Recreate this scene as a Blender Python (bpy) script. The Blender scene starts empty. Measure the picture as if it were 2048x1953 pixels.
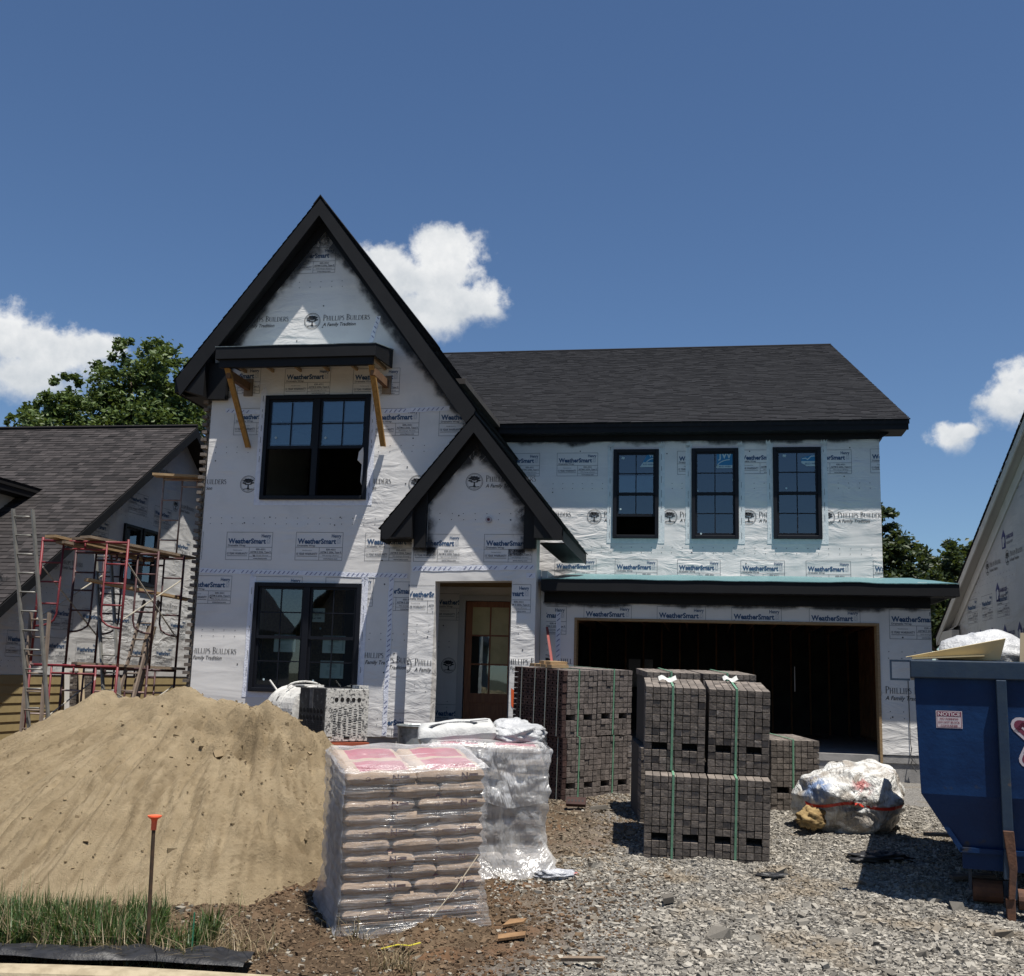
import bpy, bmesh, math, random
import numpy as np
from mathutils import Vector, Matrix, noise as mnoise

random.seed(7); rng = np.random.default_rng(11)
R = math.radians
scene = bpy.context.scene
col = scene.collection

# ------------------------------------------------------------------ camera
cam_data = bpy.data.cameras.new('camera')
cam_data.sensor_fit = 'HORIZONTAL'; cam_data.sensor_width = 36.0
cam_data.lens = 36.0 * 2200 / 2048
cam_data.clip_start = 0.1; cam_data.clip_end = 3000
cam = bpy.data.objects.new('camera', cam_data); col.objects.link(cam)
YAW, PITCH, ROLL = 0.17539, 0.17173, 0.0286
fw = Vector((-math.sin(YAW)*math.cos(PITCH), math.cos(YAW)*math.cos(PITCH), math.sin(PITCH)))
r0 = Vector((math.cos(YAW), math.sin(YAW), 0)); u0 = r0.cross(fw)
rt = r0*math.cos(ROLL) + u0*math.sin(ROLL); up = -r0*math.sin(ROLL) + u0*math.cos(ROLL)
cm = Matrix((rt, up, -fw)).transposed().to_4x4(); cm.translation = (0, -18.4, 1.45)
cam.matrix_world = cm
scene.camera = cam

# ------------------------------------------------------------------ light and exposure
SUN = Vector((0.22, -0.225, 1.0)).normalized()
SUN_STRENGTH, SKY_STRENGTH, EXPOSURE = 5.0, 0.052, 0.66
sl = bpy.data.lights.new('sun', 'SUN'); sl.energy = SUN_STRENGTH; sl.angle = R(0.5); sl.color = (1, 0.955, 0.88)
so = bpy.data.objects.new('sun', sl); col.objects.link(so)
so.rotation_euler = SUN.to_track_quat('Z', 'Y').to_euler(); so.location = (10, -10, 40)
scene.view_settings.view_transform = 'Standard'
try: scene.view_settings.look = 'None'
except Exception: pass
scene.view_settings.gamma = 1; scene.view_settings.exposure = EXPOSURE
scene.view_settings.use_curve_mapping = False

world = bpy.data.worlds.new('World'); scene.world = world; world.use_nodes = True

class NT:
    "small node-tree helper"
    def __init__(s, tree): s.t = tree; s.n = tree.nodes; s.l = tree.links
    def node(s, kind, **kw):
        n = s.n.new(kind)
        for k, v in kw.items(): setattr(n, k, v)
        return n
    def put(s, sock, v):
        if v is None: return
        if hasattr(v, 'is_output'): s.l.new(v, sock)
        else:
            if hasattr(sock.default_value, '__len__') and not hasattr(v, '__len__'): v = (v,)*len(sock.default_value)
            if hasattr(v, '__len__') and len(sock.default_value) == 4 and len(v) == 3: v = (*v, 1)
            sock.default_value = v
    def m(s, op, a, b=None, c=None, clamp=False):
        n = s.node('ShaderNodeMath', operation=op, use_clamp=clamp)
        s.put(n.inputs[0], a); s.put(n.inputs[1], b); s.put(n.inputs[2], c)
        return n.outputs[0]
    def vm(s, op, a, b=None, out=0):
        n = s.node('ShaderNodeVectorMath', operation=op)
        s.put(n.inputs[0], a); s.put(n.inputs[1], b)
        return n.outputs[1] if op in ('DOT_PRODUCT', 'LENGTH', 'DISTANCE') else n.outputs[0]
    def mix(s, f, a, b, blend='MIX'):
        n = s.node('ShaderNodeMix', data_type='RGBA', blend_type=blend)
        s.put(n.inputs[0], f); s.put(n.inputs[6], a); s.put(n.inputs[7], b)
        return n.outputs[2]
    def ramp(s, f, lo, hi, a=0.0, b=1.0):
        n = s.node('ShaderNodeMapRange'); n.interpolation_type = 'SMOOTHSTEP'
        s.put(n.inputs[0], f); s.put(n.inputs[1], lo); s.put(n.inputs[2], hi); s.put(n.inputs[3], a); s.put(n.inputs[4], b)
        return n.outputs[0]
    def noise(s, vec, scale, detail=4, rough=.55, out=0, distortion=0.0):
        n = s.node('ShaderNodeTexNoise'); s.put(n.inputs['Vector'], vec)
        n.inputs['Scale'].default_value = scale; n.inputs['Detail'].default_value = detail
        n.inputs['Roughness'].default_value = rough; n.inputs['Distortion'].default_value = distortion
        return n.outputs[out]
    def mapping(s, vec, scale=(1,1,1), loc=(0,0,0), rot=(0,0,0)):
        n = s.node('ShaderNodeMapping'); s.put(n.inputs[0], vec)
        n.inputs['Scale'].default_value = scale; n.inputs['Location'].default_value = loc; n.inputs['Rotation'].default_value = rot
        return n.outputs[0]

def sky():
    w = NT(world.node_tree); w.n.clear()
    st = w.node('ShaderNodeTexSky'); st.sky_type = 'NISHITA'; st.sun_disc = False
    st.sun_elevation = math.asin(SUN.z); st.sun_rotation = math.atan2(SUN.x, SUN.y)
    st.air_density = 1.0; st.dust_density = 0.1; st.ozone_density = 1.3; st.altitude = 300
    tint = w.mix(1.0, st.outputs[0], (0.80, 0.96, 1.14), 'MULTIPLY')
    d = w.vm('NORMALIZE', w.node('ShaderNodeTexCoord').outputs['Generated'])
    # cumulus clouds: soft ellipses around fixed sky directions, broken up by noise
    clouds = [(-17.0, 20.6, 2.0, 1.5), (-14.2, 20.9, 2.2, 1.9), (-12.4, 19.2, 2.5, 1.5), (-14.6, 18.4, 2.5, 1.5), (-11.3, 18.9, 1.3, .8),
              (-36.0, 15.3, 2.2, 1.6), (-33.6, 14.8, 2.4, 1.3), (-35.0, 13.5, 3.2, 1.4), (-31.4, 15.4, 1.4, .7), (-38.5, 15.4, 2.5, 1.6),
              (15.0, 13.5, 1.6, 1.4), (16.2, 14.6, 1.9, 1.3), (12.1, 12.0, 1.0, .75), (12.7, 12.4, .6, .45),
              (66, 15, 5, 2.6), (178, 15, 6, 2.2), (-100, 19, 6, 2.6)]
    n1 = w.noise(d, 16, 8, .60); n2 = w.noise(d, 48, 6, .62); n3 = w.noise(w.vm('ADD', d, (.004, -.004, .012)), 16, 8, .60)
    dens = None; vv = None; ws = None
    for az, el, ra, re in clouds:
        a, e = R(az), R(el)
        c = Vector((math.sin(a)*math.cos(e), math.cos(a)*math.cos(e), math.sin(e)))
        ex = Vector((math.cos(a), -math.sin(a), 0)); ey = ex.cross(c) if ex.cross(c).z > 0 else -ex.cross(c)
        uu = w.m('DIVIDE', w.vm('DOT_PRODUCT', d, tuple(ex)), R(ra))
        v = w.m('DIVIDE', w.vm('DOT_PRODUCT', w.vm('SUBTRACT', d, tuple(c)), tuple(ey)), R(re))
        rad = w.m('SQRT', w.m('ADD', w.m('MULTIPLY', uu, uu), w.m('MULTIPLY', v, v)))
        front = w.m('GREATER_THAN', w.vm('DOT_PRODUCT', d, tuple(c)), 0.8)
        k = w.m('SUBTRACT', w.m('MULTIPLY', front, 3.0), w.m('ADD', rad, 2.0))
        dens = k if dens is None else w.m('MAXIMUM', dens, k)
        # height inside the cloud, for the grey underside
        wk = w.m('POWER', w.ramp(k, -1.6, 1.0), 2.0); hv = w.m('MULTIPLY', wk, w.m('MINIMUM', w.m('MAXIMUM', v, -2.0), 2.0))
        vv = hv if vv is None else w.m('ADD', vv, hv); ws = wk if ws is None else w.m('ADD', ws, wk)
    vv = w.m('DIVIDE', vv, w.m('ADD', ws, .02))
    nn = w.m('ADD', w.m('MULTIPLY', w.m('SUBTRACT', n1, .5), 2.6), w.m('MULTIPLY', w.m('SUBTRACT', n2, .5), 1.35))
    body = w.m('ADD', dens, nn)
    lowsoft = w.ramp(vv, -.9, .3, .75, .0)
    alpha = w.m('MULTIPLY', w.ramp(w.m('SUBTRACT', body, w.m('MULTIPLY', lowsoft, .25)), -.16, w.m('ADD', .45, w.m('MULTIPLY', lowsoft, .8))), w.ramp(dens, -.75, -.2))
    relief = w.m('SUBTRACT', n1, n3)
    shade = w.m('ADD', w.m('ADD', .60, w.m('MULTIPLY', relief, -1.5)), w.m('MULTIPLY', w.m('MINIMUM', w.m('MAXIMUM', vv, -1.0), 1.0), .26), clamp=True)
    ccol = w.mix(shade, (5.4, 6.1, 6.8), (11.8, 11.8, 11.7))
    out = w.mix(w.m('MULTIPLY', alpha, .96), tint, ccol)
    bg = w.node('ShaderNodeBackground'); w.l.new(out, bg.inputs[0]); bg.inputs[1].default_value = SKY_STRENGTH
    o = w.node('ShaderNodeOutputWorld'); w.l.new(bg.outputs[0], o.inputs[0])
sky()
world.cycles.sampling_method = 'MANUAL'; world.cycles.sample_map_resolution = 512

# ------------------------------------------------------------------ helpers
def tag(o, label=None, cat=None, group=None, kind=None):
    if label: o['label'] = label
    if cat: o['category'] = cat
    if group: o['group'] = group
    if kind: o['kind'] = kind
    return o
def link(o, parent=None):
    col.objects.link(o)
    if parent is not None:
        o.parent = parent
        o.matrix_parent_inverse = wm(parent).inverted()
    return o
def wm(o):
    m = o.matrix_basis.copy()
    return (wm(o.parent) @ o.matrix_parent_inverse @ m) if o.parent else m
def empty(name, loc, rz=0, label=None, cat=None, group=None):
    o = bpy.data.objects.new(name, None); o.location = loc; o.rotation_euler = (0, 0, rz)
    o.empty_display_size = .1; col.objects.link(o)
    return tag(o, label, cat, group)
def obj(name, me, parent=None, m=None):
    o = bpy.data.objects.new(name, me)
    if m is not None: o.matrix_basis = m
    return link(o, parent)

class MB:
    "collects shapes; build() links them as one mesh object"
    def __init__(s): s.v = []; s.f = []; s.mi = []
    def add(s, vs, fs, mi=0):
        k = len(s.v); s.v += [tuple(p) for p in vs]; s.f += [tuple(i+k for i in f) for f in fs]; s.mi += [mi]*len(fs); return s
    def box(s, a, b, mi=0):
        x0, y0, z0 = a; x1, y1, z1 = b
        return s.add([(x0,y0,z0),(x1,y0,z0),(x1,y1,z0),(x0,y1,z0),(x0,y0,z1),(x1,y0,z1),(x1,y1,z1),(x0,y1,z1)],
                     [(0,3,2,1),(4,5,6,7),(0,1,5,4),(1,2,6,5),(2,3,7,6),(3,0,4,7)], mi)
    def bar(s, a, b, w, h=None, upv=(0,0,1), mi=0, w2=None):
        a = Vector(a); b = Vector(b); h = h or w; d = (b-a).normalized(); upv = Vector(upv)
        if abs(d.dot(upv)) > .98: upv = Vector((0,1,0)) if abs(d.y) < .9 else Vector((1,0,0))
        x = d.cross(upv).normalized(); z = x.cross(d); q = []
        for p, ww in ((a, w), (b, w2 or w)):
            for i, j in ((-1,-1),(1,-1),(1,1),(-1,1)): q.append(p + x*(i*ww/2) + z*(j*h/2*(ww/w)))
        return s.add(q, [(3,2,1,0),(4,5,6,7),(0,1,5,4),(1,2,6,5),(2,3,7,6),(3,0,4,7)], mi)
    def tube(s, pts, r, n=8, mi=0, r2=None):
        pts = [Vector(p) for p in pts]; L = len(pts); k = len(s.v); prev = None
        for i, p in enumerate(pts):
            d = (pts[min(i+1, L-1)] - pts[max(i-1, 0)]).normalized()
            if prev is None: prev = d.orthogonal().normalized()
            x = (prev - d*prev.dot(d)).normalized(); prev = x; y = d.cross(x)
            rr = r if r2 is None else r + (r2-r)*i/max(1, L-1)
            for j in range(n):
                t = 2*math.pi*j/n; s.v.append(tuple(p + x*(rr*math.cos(t)) + y*(rr*math.sin(t))))
        for i in range(L-1):
            for j in range(n):
                s.f.append((k+i*n+j, k+i*n+(j+1) % n, k+(i+1)*n+(j+1) % n, k+(i+1)*n+j)); s.mi.append(mi)
        s.f.append(tuple(k+j for j in reversed(range(n)))); s.f.append(tuple(k+(L-1)*n+j for j in range(n))); s.mi += [mi, mi]
        return s
    def prism(s, pts, a, b, mi=0):
        "closed polygon pts (3D) extruded from offset a to offset b"
        n = len(pts); a = Vector(a); b = Vector(b)
        vs = [Vector(p)+a for p in pts] + [Vector(p)+b for p in pts]
        return s.add(vs, [tuple(range(n))[::-1], tuple(range(n, 2*n))] + [(i, (i+1) % n, (i+1) % n+n, i+n) for i in range(n)], mi)
    def xz(s, pts, y0, y1, mi=0): return s.prism([(x, 0, z) for x, z in pts], (0, y0, 0), (0, y1, 0), mi)
    def mesh(s, name, mats, smooth=False):
        me = bpy.data.meshes.new(name); me.from_pydata(s.v, [], s.f)
        for m in (mats if isinstance(mats, (list, tuple)) else [mats]): me.materials.append(m)
        if any(s.mi): me.polygons.foreach_set('material_index', s.mi)
        bm = bmesh.new(); bm.from_mesh(me); bmesh.ops.recalc_face_normals(bm, faces=bm.faces); bm.to_mesh(me); bm.free()
        me.polygons.foreach_set('use_smooth', [bool(smooth)]*len(me.polygons))
        me.update(); return me
    def build(s, name, mats, parent=None, smooth=False, bevel=0, m=None):
        o = obj(name, s.mesh(name, mats, smooth), parent, m)
        if bevel:
            b = o.modifiers.new('bevel', 'BEVEL'); b.width = bevel; b.segments = 2; b.limit_method = 'ANGLE'
        return o

def np_mesh(name, verts, faces, mats, attr=None, smooth=False):
    "verts (n,3), faces (m,k) all the same size"
    me = bpy.data.meshes.new(name); verts = np.asarray(verts, np.float32); faces = np.asarray(faces, np.int32); m, k = faces.shape
    me.vertices.add(len(verts)); me.vertices.foreach_set('co', verts.ravel())
    me.loops.add(m*k); me.loops.foreach_set('vertex_index', faces.ravel())
    me.polygons.add(m); me.polygons.foreach_set('loop_start', np.arange(0, m*k, k, dtype=np.int32)); me.polygons.foreach_set('loop_total', np.full(m, k, np.int32))
    for mm in (mats if isinstance(mats, (list, tuple)) else [mats]): me.materials.append(mm)
    if attr is not None:
        a = me.attributes.new('tone', 'FLOAT', 'FACE'); a.data.foreach_set('value', np.asarray(attr, np.float32))
    me.polygons.foreach_set('use_smooth', np.full(m, bool(smooth)))
    me.update(); me.validate(); return me

def vnoise(x, y, seed=0):
    "smooth 2D value noise in -1..1"
    x = np.asarray(x, float); y = np.asarray(y, float)
    xi = np.floor(x).astype(np.int64); yi = np.floor(y).astype(np.int64); fx = x-xi; fy = y-yi
    fx = fx*fx*(3-2*fx); fy = fy*fy*(3-2*fy)
    def h(a, b):
        n = (a*374761393 + b*668265263 + seed*144269504) & 0x7fffffff
        n = ((n ^ (n >> 13))*1274126177) & 0x7fffffff
        n = ((n ^ (n >> 16))*668265263) & 0x7fffffff
        return ((n ^ (n >> 15)) & 0xffff)/32767.5-1
    return (h(xi,yi)*(1-fx)+h(xi+1,yi)*fx)*(1-fy) + (h(xi,yi+1)*(1-fx)+h(xi+1,yi+1)*fx)*fy
def fbm(x, y, oct=4, seed=0, g=.5):
    t = 0; a = 1
    for i in range(oct): t = t + a*vnoise(x*2**i, y*2**i, seed+i*17); a *= g
    return t

# ------------------------------------------------------------------ materials
MATS = {}
def mat(name, c1, c2=None, scale=6, rough=.7, bump=0.0, bscale=None, metal=0.0, detail=6, thr=(.35, .65), stretch=(1,1,1), spec=.4, rnd=0.0, coord='Object', bdist=.02, c3=None, thr3=(.6, .7), scale3=20, trans=0):
    if name in MATS: return MATS[name]
    M = bpy.data.materials.new(name); M.use_nodes = True; n = NT(M.node_tree); b = n.n['Principled BSDF']
    tc = n.node('ShaderNodeTexCoord').outputs[coord]
    oi = n.node('ShaderNodeObjectInfo')
    if rnd:
        tc = n.vm('ADD', tc, n.vm('MULTIPLY', n.m('MULTIPLY', oi.outputs['Random'], 37.0), (1, 1, 1)))
    v = n.mapping(tc, stretch) if stretch != (1,1,1) else tc
    c = c1
    if c2 is not None: c = n.mix(n.ramp(n.noise(v, scale, detail), *thr), c1, c2)
    if c3 is not None: c = n.mix(n.ramp(n.noise(tc, scale3, 4), *thr3), c, c3)
    if rnd:
        hsv = n.node('ShaderNodeHueSaturation'); n.put(hsv.inputs['Color'], c)
        n.put(hsv.inputs['Value'], n.m('ADD', 1-rnd, n.m('MULTIPLY', oi.outputs['Random'], 2*rnd)))
        c = hsv.outputs[0]
    n.put(b.inputs['Base Color'], c)
    b.inputs['Roughness'].default_value = rough; b.inputs['Metallic'].default_value = metal; b.inputs['Specular IOR Level'].default_value = spec
    if trans: b.inputs['Transmission Weight'].default_value = trans
    if bump:
        bn = n.node('ShaderNodeBump'); bn.inputs['Strength'].default_value = bump; bn.inputs['Distance'].default_value = bdist
        n.l.new(n.noise(v, bscale or scale*3, 6, .6), bn.inputs['Height']); n.l.new(bn.outputs[0], b.inputs['Normal'])
    MATS[name] = M
    return M

def wrap_material(name, base, amp, hs):
    "taut plastic house wrap: faint creases, sags and scuffs"
    M = bpy.data.materials.new(name); M.use_nodes = True; n = NT(M.node_tree); b = n.n['Principled BSDF']
    tc = n.node('ShaderNodeTexCoord').outputs['Object']
    dirt = n.noise(tc, 1.3, 6, .6); c = n.mix(n.ramp(dirt, .45, .75), base, tuple(x*.88 for x in base))
    b.inputs['Roughness'].default_value = .42; b.inputs['Specular IOR Level'].default_value = .45
    n.put(b.inputs['Base Color'], c)
    long_ = n.noise(n.mapping(tc, (.45*hs, .45*hs, 2.2)), 1.2, 3, .4, distortion=1.1)
    diag = n.noise(n.mapping(tc, (1.1, 1.1, 3.0), rot=(0, .7, 0)), 1.9, 5, .55, distortion=.6)
    fine = n.noise(tc, 26, 4, .6)
    where = n.ramp(n.noise(tc, .55, 3), .42, .62)
    hgt = n.m('ADD', n.m('ADD', n.m('MULTIPLY', long_, 1.0), n.m('MULTIPLY', n.m('MULTIPLY', diag, where), 1.7)), n.m('MULTIPLY', fine, .02))
    bn = n.node('ShaderNodeBump'); bn.inputs['Strength'].default_value = 1.0; bn.inputs['Distance'].default_value = amp
    n.l.new(hgt, bn.inputs['Height']); n.l.new(bn.outputs[0], b.inputs['Normal'])
    return M
W_BAY = wrap_material('white_house_wrap', (.66, .645, .625), .017, 1.0)
W_WING = wrap_material('white_house_wrap_upper', (.66, .64, .625), .022, .6)
W_NB = wrap_material('white_house_wrap_neighbour', (.60, .59, .575), .022, 1.0)
W_NBR = wrap_material('grey_house_wrap_neighbour', (.36, .355, .36), .02, 1.0)

TRIM = mat('black_painted_trim', (.0058, .0060, .0072), (.0078, .008, .0092), 3, .6, .05, 30, spec=.25)
TRIM_LIGHT = mat('cream_trim', (.52, .50, .47), (.47, .45, .42), 3, .6)
FRAME = mat('black_window_frame', (.005, .006, .010), rough=.5, spec=.25)
WOOD = mat('pale_lumber', (.33, .23, .125), (.25, .165, .085), 4, .7, .15, 30, stretch=(2, 2, 14), rnd=.12)
WOOD_Y = mat('yellow_lumber', (.34, .19, .055), (.25, .13, .03), 5, .65, .1, 30, stretch=(6, 6, 1), rnd=.1)
PLANK = mat('weathered_plank', (.22, .165, .115), (.14, .105, .075), 5, .8, .2, 25, rnd=.15)
STUD = mat('stud_lumber', (.30, .14, .06), (.23, .10, .045), 5, .8, stretch=(6, 6, 1), rnd=.2)
OSB = mat('strand_board', (.30, .19, .07), (.20, .12, .04), 22, .8)
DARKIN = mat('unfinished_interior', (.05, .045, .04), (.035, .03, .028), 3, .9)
CONC = mat('grey_concrete', (.30, .29, .28), (.22, .215, .21), 5, .85, .15, 40)
TEAL = mat('teal_roof_underlay', (.08, .165, .176), (.11, .205, .216), 14, .45, .8, 9, bdist=.03, c3=(.03, .20, .25), thr3=(.62, .70), scale3=26)
TAPE = mat('pale_flashing_tape', (.54, .585, .60), (.62, .65, .66), 12, .4, .3, 30)
SEAM = mat('white_seam_tape', (.70, .72, .78), (.62, .64, .72), 14, .45, .4, 40)
PRINT_B = mat('blue_print', (.030, .075, .16)); PRINT_G = mat('grey_print', (.10, .11, .13)); PRINT_L = mat('pale_grey_print', (.42, .44, .48))
PRINT_K = mat('black_print', (.035, .037, .042)); PRINT_N = mat('navy_print', (.018, .025, .14))
WHITE = mat('white_sheet', (.80, .80, .80), rough=.5)
PAPER = mat('pale_paper', (.74, .80, .78), (.68, .74, .72), 8, .7)

def glass():
    M = bpy.data.materials.new('window_glass'); M.use_nodes = True; n = NT(M.node_tree); n.n.clear()
    fr = n.node('ShaderNodeFresnel'); fr.inputs[0].default_value = 1.75
    gl = n.node('ShaderNodeBsdfGlossy'); gl.inputs['Roughness'].default_value = .015; gl.inputs[0].default_value = (.85, .93, 1, 1)
    bn = n.node('ShaderNodeBump'); bn.inputs['Strength'].default_value = .12; bn.inputs['Distance'].default_value = .02
    n.l.new(n.noise(n.node('ShaderNodeTexCoord').outputs['Object'], .9, 2), bn.inputs['Height']); n.l.new(bn.outputs[0], gl.inputs['Normal'])
    tr = n.node('ShaderNodeBsdfTransparent'); tr.inputs[0].default_value = (.62, .70, .70, 1)
    mx = n.node('ShaderNodeMixShader'); n.l.new(n.m('MULTIPLY', n.m('ADD', fr.outputs[0], .03), 1.25, clamp=True), mx.inputs[0]); n.l.new(tr.outputs[0], mx.inputs[1]); n.l.new(gl.outputs[0], mx.inputs[2])
    o = n.node('ShaderNodeOutputMaterial'); n.l.new(mx.outputs[0], o.inputs[0]); return M
GLASS = glass()

def film(name, white=.25, wr=.09, scale=6, alpha=.45, tint=(.92, .93, .95), streak=True):
    "clear wrinkled plastic sheet"
    M = bpy.data.materials.new(name); M.use_nodes = True; n = NT(M.node_tree); n.n.clear()
    tc = n.node('ShaderNodeTexCoord').outputs['Object']
    h = n.m('ADD', n.noise(n.mapping(tc, (.5, .5, 2.2)), scale, 6, .6, distortion=1.2), n.m('MULTIPLY', n.noise(n.mapping(tc, (.35, .35, 9)), scale*1.2, 3, .5), .6)) if streak else n.m('ADD', n.noise(n.mapping(tc, (1, 1, .45)), scale, 4, .5, distortion=1.6), n.m('MULTIPLY', n.noise(n.mapping(tc, (2.2, 2.2, .5), rot=(0, .5, 0)), scale*1.5, 4, .5, distortion=.8), .5))
    bn = n.node('ShaderNodeBump'); bn.inputs['Strength'].default_value = 1; bn.inputs['Distance'].default_value = wr; n.l.new(h, bn.inputs['Height'])
    gl = n.node('ShaderNodeBsdfGlossy'); gl.inputs['Roughness'].default_value = .24; n.l.new(bn.outputs[0], gl.inputs['Normal'])
    df = n.node('ShaderNodeBsdfDiffuse'); n.put(df.inputs[0], tint); n.l.new(bn.outputs[0], df.inputs['Normal'])
    tl = n.node('ShaderNodeBsdfTranslucent'); n.put(tl.inputs[0], tint)
    tr = n.node('ShaderNodeBsdfTransparent')
    m1 = n.node('ShaderNodeMixShader'); m1.inputs[0].default_value = .45; n.l.new(df.outputs[0], m1.inputs[1]); n.l.new(tl.outputs[0], m1.inputs[2])
    m2 = n.node('ShaderNodeMixShader'); m2.inputs[0].default_value = white; n.l.new(m1.outputs[0], m2.inputs[2]); n.l.new(gl.outputs[0], m2.inputs[1])
    m2.inputs[0].default_value = .5 + white*.5
    m3 = n.node('ShaderNodeMixShader'); n.l.new(n.ramp(n.noise(tc, scale*.6, 5), .3, .7, alpha*.6, min(1, alpha*1.35)), m3.inputs[0])
    n.l.new(tr.outputs[0], m3.inputs[1]); n.l.new(m2.outputs[0], m3.inputs[2])
    o = n.node('ShaderNodeOutputMaterial'); n.l.new(m3.outputs[0], o.inputs[0]); return M

def shingle_material(name, lo, hi):
    M = bpy.data.materials.new(name); M.use_nodes = True; n = NT(M.node_tree); b = n.n['Principled BSDF']
    at = n.node('ShaderNodeAttribute'); at.attribute_name = 'tone'
    c = n.mix(at.outputs['Fac'], lo, hi)
    c = n.mix(n.ramp(n.noise(n.node('ShaderNodeTexCoord').outputs['Object'], 160, 3), .3, .7, .0, .45), c, tuple(x*.55 for x in lo))
    n.put(b.inputs['Base Color'], c); b.inputs['Roughness'].default_value = .9; b.inputs['Specular IOR Level'].default_value = .2
    return M
SH_MAIN = shingle_material('charcoal_shingles', (.0115, .0118, .0140), (.026, .0265, .030))
SH_NB = shingle_material('brown_shingles', (.012, .011, .0115), (.066, .058, .058))

def spray_material():
    "black paint overspray: ragged soft edge"
    M = bpy.data.materials.new('black_overspray'); M.use_nodes = True; n = NT(M.node_tree); b = n.n['Principled BSDF']
    b.inputs['Base Color'].default_value = (.025, .026, .03, 1); b.inputs['Roughness'].default_value = .6
    at = n.node('ShaderNodeAttribute'); at.attribute_name = 'edge'
    nz = n.noise(n.node('ShaderNodeTexCoord').outputs['Object'], 1.7, 7, .62)
    a = n.ramp(n.m('ADD', at.outputs['Fac'], n.m('MULTIPLY', n.m('SUBTRACT', nz, .5), 2.3)), .30, 1.05)
    n.put(b.inputs['Alpha'], n.m('MULTIPLY', a, .93)); return M
SPRAY = spray_material()
def overspray(name, a, b, inward, width, parent, n=(0, -1, 0), off=.006):
    "strip along a-b reaching width along inward; attribute edge 1 -> 0"
    a, b, inward, n = Vector(a), Vector(b), Vector(inward).normalized(), Vector(n)
    K, L = 24, 5; vs, fs, ed = [], [], []
    for i in range(K+1):
        for j in range(L+1):
            vs.append(a.lerp(b, i/K) + inward*(width*j/L) + n*off); ed.append((1-j/L)*min(1, 6*min(i, K-i)/K+.55))
    for i in range(K):
        for j in range(L): k = i*(L+1)+j; fs.append((k, k+1, k+L+2, k+L+1))
    me = np_mesh(name, [tuple(v) for v in vs], fs, SPRAY); at = me.attributes.new('edge', 'FLOAT', 'POINT'); at.data.foreach_set('value', ed)
    return obj(name, me, parent)

# ------------------------------------------------------------------ printed lettering
def text_mesh(txt, size, bold=0.0, shear=0.0, align='LEFT', space=1.0):
    c = bpy.data.curves.new('txt', 'FONT'); c.body = txt; c.size = size; c.offset = bold; c.shear = shear; c.align_x = align; c.resolution_u = 2; c.space_character = space
    o = bpy.data.objects.new('txt', c); col.objects.link(o)
    dg = bpy.context.evaluated_depsgraph_get(); me = bpy.data.meshes.new_from_object(o.evaluated_get(dg))
    v = [tuple(p.co) for p in me.vertices]; f = [tuple(p.vertices) for p in me.polygons]
    bpy.data.objects.remove(o); bpy.data.curves.remove(c); bpy.data.meshes.remove(me)
    return v, f
class Flat:
    "flat print in its own u,v plane"
    def __init__(s): s.mb = MB()
    def text(s, t, u, v, size, mi=0, width=None, height=None, bold=0, shear=0, align='LEFT', squeeze=1.0, z=0):
        vs, fs = text_mesh(t, size, bold, shear)
        if not vs: return s
        xs = [p[0] for p in vs]; x0, x1 = min(xs), max(xs); kx = squeeze if width is None else width/(x1-x0)
        ys = [p[1] for p in vs]; ky = 1 if height is None else height/max(ys)
        dx = {'LEFT': 0, 'CENTER': -(x1-x0)*kx/2, 'RIGHT': -(x1-x0)*kx}[align]
        s.mb.add([(u+dx+(p[0]-x0)*kx, v+p[1]*ky, z) for p in vs], fs, mi); return s
    def rect(s, u0, v0, u1, v1, mi=0, z=0): s.mb.add([(u0,v0,z),(u1,v0,z),(u1,v1,z),(u0,v1,z)], [(0,1,2,3)], mi); return s
    def frame(s, u0, v0, u1, v1, t, mi=0):
        return s.rect(u0,v0,u1,v0+t,mi).rect(u0,v1-t,u1,v1,mi).rect(u0,v0+t,u0+t,v1-t,mi).rect(u1-t,v0+t,u1,v1-t,mi)
    def poly(s, pts, mi=0, z=0): s.mb.add([(u, v, z) for u, v in pts], [tuple(range(len(pts)))], mi); return s
    def stroke(s, pts, w, mi=0, closed=False, z=0):
        P = [Vector((p[0], p[1])) for p in pts]; W = w if hasattr(w, '__len__') else [w]*len(P); L = []; n = len(P)
        for i in range(n):
            a = P[i-1] if (i or closed) else P[i]; b = P[(i+1) % n] if (i < n-1 or closed) else P[i]
            d = (b-a).normalized(); q = Vector((-d.y, d.x))*(W[i]/2); L.append((P[i]+q, P[i]-q))
        vs = [(p.x, p.y, z) for pr in L for p in pr]
        fs = [(2*i, 2*i+1, 2*((i+1) % n)+1, 2*((i+1) % n)) for i in range(n if closed else n-1)]
        s.mb.add(vs, fs, mi); return s
    def mesh(s, name, mats):
        me = bpy.data.meshes.new(name); me.from_pydata(s.mb.v, [], s.mb.f)
        for m in mats: me.materials.append(m)
        me.polygons.foreach_set('material_index', s.mb.mi); me.update(); return me

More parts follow.
